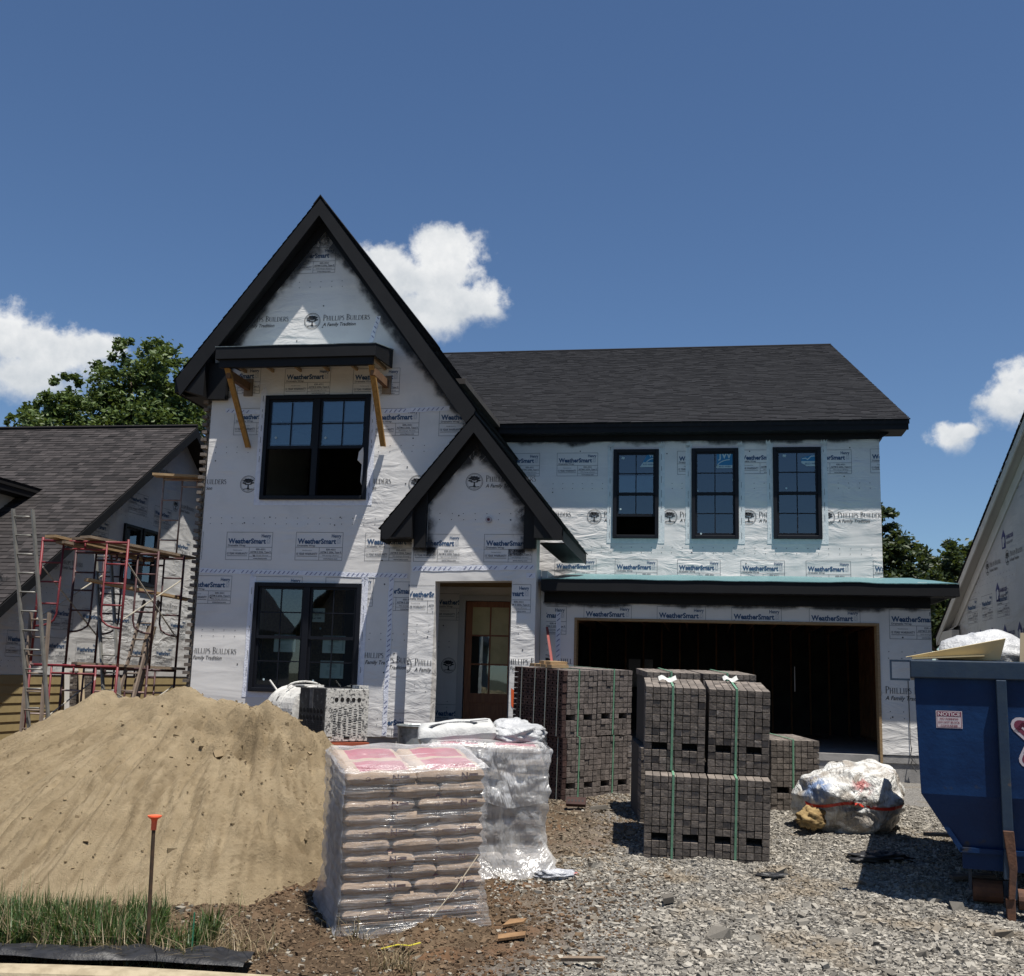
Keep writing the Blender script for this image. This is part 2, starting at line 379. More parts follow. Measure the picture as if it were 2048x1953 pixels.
def arc(cx, cy, rx, ry, a0, a1, n=12): return [(cx+rx*math.cos(R(a0+(a1-a0)*i/n)), cy+ry*math.sin(R(a0+(a1-a0)*i/n))) for i in range(n+1)]
def serif_word(F, word, u, v, caps, small, mi=0):
    "engraved-style capitals with serifs; first letters full height"
    adv = dict(P=.58, H=.78, I=.38, L=.60, S=.50, B=.62, U=.76, D=.76, E=.60, R=.66); first = True
    for ch in word:
        if ch == ' ': u += caps*.34; first = True; continue
        h = caps if first else small; first = False; T, t = .125*h, .05*h; w = adv[ch]*h
        def st(x, y0=0, y1=1, k=T):
            F.rect(u+x*h-k/2, v+y0*h, u+x*h+k/2, v+y1*h, mi)
            for yy in (y0, y1): F.rect(u+x*h-.12*h, v+yy*h-(t*.5 if yy else 0), u+x*h+.12*h, v+yy*h+(0 if yy else t*.5)+0.0001, mi)
        def cur(pts, ws): F.stroke([(u+a*h, v+b*h) for a, b in pts], [q*h for q in ws], mi)
        if ch in 'PBRDEL': st(.14)
        if ch == 'I': st(.15)
        if ch == 'H': st(.14); st(.58, k=T); F.rect(u+.14*h, v+.48*h, u+.58*h, v+.48*h+t, mi)
        if ch == 'L': F.rect(u+.14*h, v, u+.52*h, v+t, mi); F.rect(u+.49*h, v, u+.53*h, v+.2*h, mi)
        if ch == 'E':
            for yy in (0, .48, .95): F.rect(u+.14*h, v+yy*h, u+(.42 if yy == .48 else .50)*h, v+yy*h+t, mi)
            F.rect(u+.47*h, v, u+.51*h, v+.2*h, mi); F.rect(u+.46*h, v+.82*h, u+.5*h, v+h, mi)
        if ch in 'PR': cur([(.14, .97)]+arc(.27, .73, .22, .245, 90, -90)+[(.14, .485)], [.05]*4+[.08, .11, .125, .125, .11, .08]+[.05]*5)
        if ch == 'R': cur([(.27, .49), (.62, .0)], [.12, .12]); F.rect(u+.56*h, v, u+.7*h, v+t*.7, mi)
        if ch == 'B':
            cur([(.14, .97)]+arc(.26, .75, .19, .22, 90, -90)+[(.14, .53)], [.05]*4+[.08, .11, .12, .12, .11, .08]+[.05]*5)
            cur([(.14, .50)]+arc(.28, .265, .23, .24, 90, -90)+[(.14, .025)], [.05]*4+[.08, .11, .12, .12, .11, .08]+[.05]*5)
        if ch == 'D': cur([(.14, .97)]+arc(.26, .5, .42, .475, 90, -90)+[(.14, .025)], [.05]*4+[.08, .11, .13, .13, .11, .08]+[.05]*5)
        if ch == 'U':
            st(.14, .30, 1); st(.62, .30, 1, t); cur(arc(.38, .30, .24, .285, 180, 360), [.12, .11, .10, .09, .07, .06, .05, .05, .05, .05, .05, .05, .05])
        if ch == 'S': cur(arc(.24, .75, .17, .22, 25, 180, 8)+arc(.24, .27, .19, .245, 135-45+0, -160, 12)[1:], [.05, .05, .06, .07, .08, .09, .1, .11, .12]+[.12, .12, .11, .11, .1, .09, .08, .07, .06, .05, .05, .05])
        u += w
    return u

def weather_block():
    F = Flat(); W, H = .87, .50
    F.frame(0, 0, W, H, .006, 1); F.rect(0, .225, W, .231, 1); F.rect(.44, 0, .446, .225, 1); F.rect(.446, .115, W, .120, 1); F.rect(.446, .058, W, .063, 1)
    F.text('Henry', W-.035, .405, .085, 0, width=.175, bold=.0022, align='RIGHT')
    F.text('WeatherSmart', .035, .295, .12, 0, width=.71, height=.092, bold=.0045)
    F.frame(.765, .295, .825, .385, .006, 2); F.text('D', .778, .303, .095, 2, width=.036)
    F.text('Drainable Wrap', .035, .245, .045, 1, width=.33, bold=.001)
    F.text('Manufactured by', .22, .165, .028, 1, width=.17, align='CENTER'); F.text('15 YEAR WARRANTY', .22, .095, .055, 1, width=.39, bold=.0012, align='CENTER'); F.rect(.03, .068, .41, .076, 1)
    F.text('ESR-4321', .655, .178, .040, 1, width=.17, bold=.001, align='CENTER'); F.text('ASTM E 2556, Type II', .655, .128, .044, 1, width=.38, bold=.001, align='CENTER')
    F.text('90% drainage efficiency', .655, .076, .032, 1, width=.30, align='CENTER'); F.text('www.henry.com', .655, .018, .036, 1, width=.26, bold=.0008, align='CENTER')
    return F.mesh('wrap_print', [PRINT_B, PRINT_G, PRINT_L])
def emblem(F, cx, cy, r, mi=0):
    F.stroke(arc(cx, cy, r, r, 0, 348, 29), r*.055, mi, closed=True); F.stroke(arc(cx, cy, r*.88, r*.88, 0, 348, 29), r*.03, mi, closed=True)
    rnd = random.Random(3)
    for a, b, w, h in ((-.05, .52, .36, .15), (-.42, .38, .28, .13), (.36, .40, .30, .14), (-.52, .12, .24, .11), (-.05, .24, .34, .12), (.50, .14, .24, .11), (.22, .58, .2, .09), (-.3, .6, .18, .08), (-.25, -.02, .18, .07), (.28, -.02, .18, .07)):
        F.poly([(cx+r*(a+w*(1+.25*rnd.uniform(-1, 1))*math.cos(R(q))), cy+r*(b+h*(1+.3*rnd.uniform(-1, 1))*math.sin(R(q)))) for q in range(0, 360, 30)], mi)
    F.poly([(cx-.20*r, cy-.62*r), (cx+.22*r, cy-.62*r), (cx+.09*r, cy-.40*r), (cx+.08*r, cy), (cx-.07*r, cy), (cx-.09*r, cy-.40*r)], mi)
    F.stroke([(cx, cy-.15*r), (cx+.25*r, cy+.02*r), (cx+.45*r, cy+.12*r)], r*.07, mi); F.stroke([(cx, cy-.12*r), (cx-.25*r, cy+.02*r), (cx-.48*r, cy+.1*r)], r*.07, mi)
    F.stroke([(cx-.6*r, cy-.62*r), (cx-.2*r, cy-.57*r), (cx+.2*r, cy-.63*r), (cx+.58*r, cy-.58*r)], r*.09, mi); F.text('1996', cx, cy-.80*r, r*.16, mi, align='CENTER')
def builder_block():
    F = Flat(); emblem(F, 0, 0, .14); u = serif_word(F, 'PHILLIPS BUILDERS', .19, .0, .105, .082)
    F.text('A Family Tradition', .19, -.095, .085, 0, width=.58, shear=.25, bold=.0012)
    return F.mesh('builder_print', [PRINT_K])
def barrier_block():
    F = Flat()
    F.poly([(-.13, -.16), (.13, -.16), (.13, .05), (.16, .05), (0, .21), (-.16, .05), (-.13, .05)], 0)
    F.poly([(-.085, -.125), (.02, -.125), (.035, -.05), (.07, -.06), (.085, .0), (.05, .055), (-.02, .07), (-.085, .02)], 1, z=.002)
    F.text('BARRICADE', .20, 0, .10, 0, width=.46, bold=.003); F.text('BUILDING WRAP', .20, -.10, .07, 2, width=.42, bold=.001)
    return F.mesh('barrier_print', [PRINT_N, W_NBR, PRINT_G])
ME_WS, ME_PB, ME_BC = weather_block(), builder_block(), barrier_block()
def clipped(me, lo=None, hi=None, vlo=None, vhi=None):
    bm = bmesh.new(); bm.from_mesh(me)
    for co, no in ((lo, (-1,0,0)), (hi, (1,0,0)), (vlo, (0,-1,0)), (vhi, (0,1,0))):
        if co is None: continue
        p = (co, 0, 0) if no[0] else (0, co, 0)
        bmesh.ops.bisect_plane(bm, geom=bm.verts[:]+bm.edges[:]+bm.faces[:], plane_co=p, plane_no=no, clear_outer=True)
    m2 = me.copy(); bm.to_mesh(m2); bm.free(); return m2
def print_at(me, parent, p, u=(1,0,0), off=.004, k=1.0, lo=None, hi=None, vlo=None, vhi=None):
    "p: world position of the print's local origin; lo/hi/vlo/vhi: world-unit clips from that origin"
    u = Vector(u); v = Vector((0,0,1)); n = u.cross(v)
    if any(c is not None for c in (lo, hi, vlo, vhi)): me = clipped(me, *[None if c is None else c/k for c in (lo, hi, vlo, vhi)])
    if not len(me.polygons): return
    m = Matrix((u*k, v*k, n*k)).transposed().to_4x4(); m.translation = Vector(p)+n*off
    obj(me.name.split('.')[0], me, parent, m)

# ------------------------------------------------------------------ ground
def G(x, y):
    "terrain height: level by the houses, falling towards the street"
    y = np.asarray(y, float); x = np.asarray(x, float)
    d = np.maximum(0, -3.0-y)
    z = np.where(d < 2, -.05*d, -.1-.108*(d-2))
    z = np.maximum(z, -.70)
    return z
def Gn(x, y):
    x = np.asarray(x, float); y = np.asarray(y, float)
    near = np.exp(-((x+1)/9)**2)*np.clip((y+12)/1.0, 0, 1)*np.clip((3-y)/3, 0, 1)
    wild = np.clip((-.6-x)/1.2, 0, 1)*np.clip((-7.2-y)/1.2, 0, 1)
    return G(x, y) + near*(.022*fbm(x*1.3, y*1.3, 4, 3) + .012*fbm(x*6, y*6, 3, 9)) + near*wild*(.05*fbm(x*2.3, y*2.3, 4, 31)+.02*fbm(x*9, y*9, 2, 33))

def ground_material():
    M = bpy.data.materials.new('ground'); M.use_nodes = True; n = NT(M.node_tree); b = n.n['Principled BSDF']
    tc = n.node('ShaderNodeTexCoord').outputs['Object']; sx = n.node('ShaderNodeSeparateXYZ'); n.l.new(tc, sx.inputs[0])
    x, y = sx.outputs[0], sx.outputs[1]
    wob = n.m('MULTIPLY', n.m('SUBTRACT', n.noise(tc, .8, 5), .5), 2.6)
    # gravel lies right of a ragged line
    g = n.ramp(n.m('ADD', x, wob), -1.9, -.5)
    vor = n.node('ShaderNodeTexVoronoi'); n.l.new(tc, vor.inputs[0]); vor.inputs['Scale'].default_value = 34
    grav = n.mix(vor.outputs['Distance'], (.17, .163, .153), (.07, .066, .062)); grav = n.mix(n.ramp(n.noise(tc, 55, 3), .4, .7), grav, (.25, .24, .225))
    grav = n.mix(n.ramp(n.noise(tc, 1.1, 4), .5, .75, 0, .6), grav, (.15, .12, .085))
    dirt = n.mix(n.ramp(n.noise(tc, 2.3, 7, .6), .35, .65), (.062, .042, .026), (.115, .080, .050)); dirt = n.mix(n.ramp(n.noise(tc, 28, 4), .55, .75), dirt, (.16, .115, .075))
    rust = n.ramp(n.noise(tc, 1.7, 4), .52, .68, 0, .7); dirt = n.mix(rust, dirt, (.13, .068, .035))
    c = n.mix(g, dirt, grav)
    far = n.ramp(n.vm('LENGTH', n.vm('SUBTRACT', tc, (-1, -3, 0))), 22, 40); c = n.mix(far, c, (.06, .06, .04))
    n.put(b.inputs['Base Color'], c); b.inputs['Roughness'].default_value = .95; b.inputs['Specular IOR Level'].default_value = .15
    bn = n.node('ShaderNodeBump'); bn.inputs['Strength'].default_value = .9; bn.inputs['Distance'].default_value = .03
    n.l.new(n.m('ADD', n.noise(tc, 30, 6, .65), n.m('MULTIPLY', vor.outputs['Distance'], -.5)), bn.inputs['Height']); n.l.new(bn.outputs[0], b.inputs['Normal'])
    return M
def axis(dense0, dense1, step, far):
    a = list(np.arange(dense0, dense1+1e-6, step)); k = step
    lo, hi = a[0], a[-1]; L, H = [], []
    while lo > -far: k *= 1.25; lo -= k; L.append(lo)
    k = step
    while hi < far: k *= 1.25; hi += k; H.append(hi)
    return np.array(L[::-1]+a+H)
def build_ground():
    xs = axis(-8, 5.5, .06, 900); ys = axis(-11.6, 1, .06, 900); X, Y = np.meshgrid(xs, ys); Z = Gn(X, Y)
    # the street side drops below the road sheet
    nx, ny = len(xs), len(ys); idx = np.arange(nx*ny).reshape(ny, nx)
    f = np.stack([idx[:-1,:-1], idx[:-1,1:], idx[1:,1:], idx[1:,:-1]], -1).reshape(-1, 4)
    o = obj('ground', np_mesh('ground', np.stack([X, Y, Z], -1).reshape(-1, 3), f, ground_material(), smooth=True)); tag(o, 'bare dirt and gravel lot sloping down to the street', kind='structure')
build_ground()

# concrete kerb and street along the lower left
KD = Vector((.9918, .1276, 0)).normalized(); KN = Vector((KD.y, -KD.x, 0)); K0 = Vector((-4.95, -10.83, 0))
def kpt(s, d, z): p = K0+KD*s+KN*d; return (p.x, p.y, z)
KERB = mat('kerb_concrete', (.34, .285, .195), (.25, .205, .135), 9, .9, .2, 50); ROAD = mat('street_concrete', (.15, .122, .085), (.12, .10, .07), 5, .9, .2, 60)
def kerb():
    b = MB(); prof = [(0, -.62), (0.02, -.605), (.13, -.605), (.17, -.63), (.20, -.72), (.20, -.85), (0, -.85)]; S = [-30+.5*i for i in range(66)]
    S = [s for s in S if s <= 2.31]
    vs = [kpt(s, d+.11, z-.01+.012*math.sin(s*1.7)) for s in S for d, z in prof]; n = len(prof); fs = []
    for i in range(len(S)-1):
        for j in range(n): fs.append((i*n+j, i*n+(j+1) % n, (i+1)*n+(j+1) % n, (i+1)*n+j))
    fs += [tuple(range(n)), tuple((len(S)-1)*n+j for j in range(n))]
    b.add(vs, fs); tag(b.build('kerb', KERB), kind='structure')
    r = MB(); r.add([kpt(-60, .30, -.694), kpt(80, .30, -.694), kpt(80, 9, -.69), kpt(-60, 9, -.69)], [(0, 1, 2, 3)]); tag(r.build('road', ROAD), kind='structure')
kerb()

# ------------------------------------------------------------------ building helpers
def wall_poly(name, outline, holes, axis_u, origin, thick, material, parent, inward):
    "polygon with holes in the (u,z) plane, given depth towards inward"
    bm = bmesh.new(); u = Vector(axis_u); o = Vector(origin); inn = Vector(inward)
    loops = [outline]+holes; edges = []
    for lp in loops:
        vs = [bm.verts.new(o+u*a+Vector((0, 0, c))) for a, c in lp]
        edges += [bm.edges.new((vs[i], vs[(i+1) % len(vs)])) for i in range(len(vs))]
    bmesh.ops.triangle_fill(bm, use_beauty=True, edges=edges)
    r = bmesh.ops.extrude_face_region(bm, geom=bm.faces[:]); bmesh.ops.translate(bm, vec=inn*thick, verts=[g for g in r['geom'] if isinstance(g, bmesh.types.BMVert)])
    bmesh.ops.recalc_face_normals(bm, faces=bm.faces)
    me = bpy.data.meshes.new(name); bm.to_mesh(me); bm.free(); me.materials.append(material)
    return obj(name, me, parent)
def rect(x0, x1, z0, z1): return [(x0, z0), (x1, z0), (x1, z1), (x0, z1)]

def shingles(parent, A, B, C, Dv, material, expo=.145, seed=1, lift=.012, off=.004, wmin=.13, wmax=.30):
    "rows of overlapping tabs on the roof plane A-B (eave) to Dv-C (ridge)"
    A, B, C, Dv = map(Vector, (A, B, C, Dv)); rr = np.random.default_rng(seed)
    n = (B-A).cross(Dv-A).normalized()
    if n.z < 0: n = -n
    L = (Dv-A).length; rows = int(L/expo); vs, fs, tone = [], [], []; k = 0
    for i in range(rows+1):
        t0 = i*expo/L; t1 = min(1, (i+1.35)*expo/L)
        if t0 >= 1: break
        a0, b0, a1, b1 = A.lerp(Dv, t0), B.lerp(C, t0), A.lerp(Dv, t1), B.lerp(C, t1); w = (b0-a0).length; s = -rr.uniform(0, .25)
        while s < w:
            e = s+rr.uniform(wmin, wmax); p, q = max(0, s)/w, min(w, e-.003)/w
            if q > p:
                h = off+lift*rr.uniform(.55, 1.3); dt = rr.uniform(-.006, .006)/L*0
                v = [a0.lerp(b0, p)+n*h, a0.lerp(b0, q)+n*h, a1.lerp(b1, q)+n*off*.3, a1.lerp(b1, p)+n*off*.3, a0.lerp(b0, p)-n*.004, a0.lerp(b0, q)-n*.004]
                vs += [tuple(x) for x in v]; fs += [(k, k+1, k+2, k+3), (k+4, k+5, k+1, k)]; tt = rr.beta(2.2, 2.6); tone += [tt, tt*.5]; k += 6  # butt faces get half the tone: a shadow line in the colour
            s = e
    o = obj('shingles', np_mesh('shingles', vs, fs, material, tone), parent); o['kind'] = 'stuff'; return o

def make_window(house, x0, x1, z0, z1, y, units, axis='x', fly=.05, gx=2, raise_units=(), name='window', glassmat=None, rows=2):
    """double-hung window; frame is the part, sashes, muntins and panes are its pieces.
    local u runs along the wall, v up, d out of the wall"""
    if axis == 'x': P = lambda u, v, d: (u, y-d, v)
    elif axis == '+': P = lambda u, v, d: (y+d, u, v)
    else: P = lambda u, v, d: (y-d, u, v)
    def box(mb, u0, v0, d0, u1, v1, d1):
        a, b = P(u0, v0, d0), P(u1, v1, d1); mb.box([min(p, q) for p, q in zip(a, b)], [max(p, q) for p, q in zip(a, b)])
    t = .075; fr = MB(); box(fr, x0, z0, -.09, x0+t, z1, fly); box(fr, x1-t, z0, -.09, x1, z1, fly)
    box(fr, x0+t, z1-t, -.09, x1-t, z1, fly-.003); box(fr, x0+t, z0, -.09, x1-t, z0+t*.9, fly+.012)
    us = []; W = (x1-x0-2*t); m = .11 if units > 1 else 0; uw = (W-m*(units-1))/units
    for i in range(units):
        a = x0+t+i*(uw+m); us.append((a, a+uw))
        if i: box(fr, a-m, z0+t*.9, -.09, a, z1-t, fly-.006)
    f = fr.build(name, FRAME, house, bevel=.006)
    zm = (z0+z1)/2+.0
    for i, (a, b) in enumerate(us):
        up_ = i in raise_units; dz = (zm-z0)*raise_units[i] if up_ and isinstance(raise_units, dict) else 0
        for k, (v0, v1, d) in enumerate(((zm-.03, z1-t, .0), (z0+t*.9+dz, zm+.03+dz, -.03))):
            sb = MB(); s = .042
            box(sb, a+.002, v0, d-.03, a+s, v1, d+.012); box(sb, b-s, v0, d-.03, b-.002, v1, d+.012)
            box(sb, a+s, v0, d-.03, b-s, v0+s*1.3, d+.011); box(sb, a+s, v1-s, d-.03, b-s, v1-.002, d+.011)
            sb.build('sash', FRAME, f)
            ga, gb, g0, g1 = a+s, b-s, v0+s*1.3, v1-s; mu = MB()
            for j in range(1, gx): c = ga+(gb-ga)*j/gx; box(mu, c-.010, g0, d-.012, c+.010, g1, d+.007)
            for j in range(1, rows): c = g0+(g1-g0)*j/rows; box(mu, ga, c-.010, d-.0115, gb, c+.010, d+.0065)
            if gx > 1: mu.build('muntin', FRAME, f)
            pm = MB(); vs = [P(ga, g0, d-.004), P(gb, g0, d-.004), P(gb, g1, d-.004), P(ga, g1, d-.004)]; pm.add(vs, [(0, 1, 2, 3)])
            pm.build('pane', glassmat or GLASS, f)
    return f

def flashing(house, x0, x1, z0, z1, y, w=.10, material=None, top=True, foot=.10):
    b = MB(); m = material or TAPE; rr = random.Random(int(x0*100))
    for a, c in ((x0-w, x0+.01), (x1-.01, x1+w)):
        N = 14; L = []
        for i in range(N+1):
            v = z0-foot+(z1+.10-z0+foot)*i/N; j = rr.uniform(-.007, .007); L.append(((a+j, v), (c, v)))
        for i in range(N): b.add([(p[0], y-.006, p[1]) for p in (L[i][0], L[i][1], L[i+1][1], L[i+1][0])], [(0, 1, 2, 3)])
        e = z1+.08
        for q in range(3): # frayed upper ends
            xx = a+rr.uniform(-.02, w*.7); b.add([(xx, y-.007, e), (xx+rr.uniform(.03, .07), y-.011, e-.02), (xx+rr.uniform(.0, .09), y-.016, e+rr.uniform(.04, .10))], [(0, 1, 2)])
    b.add([(x0-.02, y-.0045, z0-foot), (x1+.02, y-.0045, z0-foot), (x1+.02, y-.0045, z0), (x0-.02, y-.0045, z0)], [(0, 1, 2, 3)])
    o = b.build('flashing_tape', m, house)
    d = MB()
    for a in (x0-w*.55, x1+w*.45):
        v = z0
        while v < z1:
            h = rr.uniform(.05, .16)
            if rr.random() < .6: d.box((a-.004, y-.009, v), (a+.004, y-.0075, v+h))
            v += h+rr.uniform(.04, .2)
    d.build('tape_marks', PRINT_G, o)['kind'] = 'stuff'

def seam_tape(house, a, b, y, w=.085, vert=False):
    a, b = Vector(a), Vector(b); N = max(6, int((b-a).length/.12)); t = (b-a).normalized(); s = Vector((0, 0, 1)) if not vert else Vector((1, 0, 0)); rr = random.Random(int(a.x*97+b.z*31))
    S = MB(); D_ = MB(); L = []
    for i in range(N+1):
        p = a.lerp(b, i/N)+s*rr.uniform(-.008, .008); p.y = y-.007; L.append(p)
    for i in range(N): S.add([L[i]-s*w/2, L[i+1]-s*w/2, L[i+1]+s*w/2, L[i]+s*w/2], [(0, 1, 2, 3)])
    K = int((b-a).length/.085)
    for i in range(K):
        p = a.lerp(b, (i+.5)/K); p.y = y-.0095; e = t*.022+s*.026; q = t*.010
        if rr.random() < .9: D_.add([p-e-q, p-e+q, p+e+q, p+e-q], [(0, 1, 2, 3)])
    o = S.build('seam_tape', SEAM, house); D_.build('tape_marks', mat('tape_ink', (.20, .22, .34)), o)['kind'] = 'stuff'

def fasteners(house, rects, y, rows_z, seed, u='x', holes=(), dens=1.1):
    "cap nails and staple rows on a wall; one part, nobody would count them"
    rr = random.Random(seed); b = MB()
    P = (lambda a, v: (a, y-.005, v)) if u == 'x' else ((lambda a, v: (y+.005, a, v)) if u == '+' else (lambda a, v: (y-.005, a, v)))
    def disc(a, v, r):
        if any(h[0]-.02 < a < h[1]+.02 and h[2]-.02 < v < h[3]+.02 for h in holes): return
        b.add([P(a+r*math.cos(k*math.pi/3), v+r*math.sin(k*math.pi/3)) for k in range(6)], [tuple(range(6))])
    for x0, x1, z0, z1 in rects:
        for z in rows_z:
            if z0 < z < z1:
                x = x0+.1
                while x < x1-.05:
                    disc(x+rr.uniform(-.008, .008), z, .0085); disc(x+rr.uniform(-.008, .008), z+.105, .0085); x += .205
        for i in range(int((x1-x0)*(z1-z0)*dens*1.5)): disc(rr.uniform(x0+.05, x1-.05), rr.uniform(z0+.05, z1-.05), .014)
    b.build('fasteners', PRINT_K, house)['kind'] = 'stuff'

# ------------------------------------------------------------------ the house under construction
H = empty('house', (-3, 0, 0), label='two-storey house under construction wrapped in white house wrap with black trim', cat='house')
def hb(mb, name, material, parent=None, **k): return mb.build(name, material, parent or H, **k)
BAYW = [(-7.845, -5.865, 4.485, 6.40), (-7.815, -5.855, 1.11, 3.005)]
AX, AZ, SL = -6.92, 10.083, 1.32            # big gable apex and slope
ztop = lambda x, d=0: AZ-SL*abs(x-AX)-d
bay_out = [(-8.9, .42), (-4.90, .42), (-4.90, 3.3), (-3.95, 3.3), (-3.95, ztop(-3.95, .30)), (AX, AZ-.30), (-8.9, ztop(-8.9, .30))]
wall_poly('wall', bay_out, [rect(*w) for w in BAYW], (1, 0, 0), (0, 0, 0), .16, W_BAY, H, (0, 1, 0))
# side, rear and inner walls, floors
s = MB(); s.box((-8.9, .165, .42), (-8.74, 12.4, 7.0)); s.box((3.30, 4.17, 3.3), (3.46, 12.4, 6.4)); s.box((-8.74, 12.3, .42), (3.30, 12.4, 6.4)); s.box((3.45, .52, .42), (3.6, 7.4, 3.2)); s.box((-4.1, .17, 3.35), (-3.955, 3.99, 5.7)); hb(s, 'wall', W_BAY)
s = MB(); s.box((-8.7, .2, .30), (-3.0, 12.2, .40)); s.box((-8.7, .2, 3.28), (-4.15, 12.2, 3.45)); s.box((-4.1, 4.2, 3.45), (3.3, 12.2, 3.62)); s.box((-8.7, .2, 6.62), (-4.2, 12.2, 6.72)); s.box((-4.1, 4.2, 6.60), (3.3, 12.2, 6.70))
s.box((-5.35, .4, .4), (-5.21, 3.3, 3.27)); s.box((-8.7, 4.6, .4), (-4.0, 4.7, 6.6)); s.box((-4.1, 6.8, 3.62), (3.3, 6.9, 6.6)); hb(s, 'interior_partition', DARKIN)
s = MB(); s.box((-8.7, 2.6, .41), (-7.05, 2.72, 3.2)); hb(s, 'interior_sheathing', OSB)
for a_, b_ in (((-8.86, .03, -.6), (-4.93, .3, .419)), ((-4.9, -.20, -.6), (-2.8, .1, .40)), ((2.84, .38, -.6), (3.57, .6, .43)), ((-2.80, .38, -.6), (2.84, .52, .40))):
    s = MB(); s.box(a_, b_); hb(s, 'foundation', CONC)

# brick veneer started on the left side wall, seen end-on with toothed edges
BRICK_G = mat('grey_brown_brick', (.165, .140, .120), (.108, .092, .080), 7, .92, .5, 22, rnd=.25, c3=(.21, .19, .175), thr3=(.62, .75), scale3=16)
BRICK_P = mat('pinkish_brick', (.175, .148, .134), (.125, .106, .096), 7, .92, .5, 22, rnd=.25, c3=(.22, .195, .18), thr3=(.62, .75), scale3=16)
BRICK_R = mat('shaded_red_brown_brick', (.055, .029, .025), (.038, .020, .018), 7, .92, .4, 22, rnd=.22)  # red-brown of the cored stack side, its shade put into the colour
MORTAR = mat('mortar', (.30, .28, .25), rough=.95)
v = MB(); v.box((-9.005, .06, .3), (-8.905, 12.3, 6.30)); ven = hb(v, 'brick_veneer', MORTAR)
bm_ = MB().box((-.0475, 0, 0), (.0475, .20, .058)).mesh('brick', BRICK_G)
for i in range(86):
    q = random.uniform(-.012, .012); m = Matrix.Translation((-8.962+q-(.035 if i % 2 else -.01), -.035 if i % 2 else .045, .32+i*.0700)); obj('brick', bm_, ven, m)

# roofs of the big gable
def gable(house, ax, az, sl, xl, xr, y0, y1, th, mat_sh, seed, ridge_cap=True, tips=True):
    for sx, xe in ((-1, xl), (1, xr)):
        ze = az-sl*abs(xe-ax); b = MB()
        b.xz([(ax, az-.035), (xe, ze-.035), (xe, ze-th), (ax, az-th)], y0, y1); o = hb(b, 'roof', TRIM)
        shingles(o, (xe-sx*-.03, y0-.03, ze-.035-.03*sl), (xe-sx*-.03, y1, ze-.035-.03*sl), (ax, y1, az-.03), (ax, y0-.03, az-.03), mat_sh, seed=seed+sx)
gable(H, AX, AZ, SL, -9.485, -3.88, -.325, 8.6, .30, SH_MAIN, 11)
c = MB(); c.xz([(AX-.13, AZ-.13*SL+.012), (AX, AZ+.02), (AX+.13, AZ-.13*SL+.012), (AX+.12, AZ-.13*SL-.01), (AX, AZ-.005), (AX-.12, AZ-.13*SL-.01)], -.36, 8.6); hb(c, 'ridge_cap', SH_MAIN)
for sx, xe in ((-1, -9.465), (1, -3.88)):   # rake boards
    b = MB(); ze = ztop(xe); b.xz([(AX, AZ-.07), (xe, ze-.07), (xe+.10*-sx, ze-.39+.10*SL*0), (AX, AZ-.385)], -.36, -.328); hb(b, 'rake_board', TRIM)
    b = MB(); xw = -8.80 if sx < 0 else -4.0; b.xz([(AX, AZ-.31), (xw, ztop(xw)-.31), (xw, ztop(xw)-.52), (AX, AZ-.56)], -.032, -.002); hb(b, 'frieze_board', TRIM)
    xw2 = -8.85 if sx < 0 else -4.0
    overspray('paint_overspray', (AX-sx*.05, 0, AZ-.50), (xw2, 0, ztop(xw2)-.48), (-sx*.79, 0, -.6), .27, H)
b = MB(); b.xz([(-9.40, 6.72), (-9.38, 6.47), (-8.93, 6.34), (-8.93, 7.08)], -.324, -.05); hb(b, 'eave_return', TRIM)
b = MB(); b.xz([(-8.93, 6.32), (-8.58, 6.32), (-8.58, 7.0), (-8.93, 7.0)], -.16, -.034); hb(b, 'eave_return', TRIM)
b = MB(); b.box((-9.49, -.32, 6.42), (-9.42, 8.6, 6.66)); b.box((-9.42, -.04, 6.40), (-8.9, 8.6, 6.44)); hb(b, 'eave_fascia', TRIM)
overspray('paint_overspray', (-8.62, 0, 6.34), (-8.62, 0, 7.0), (1, 0, -.25), .24, H)

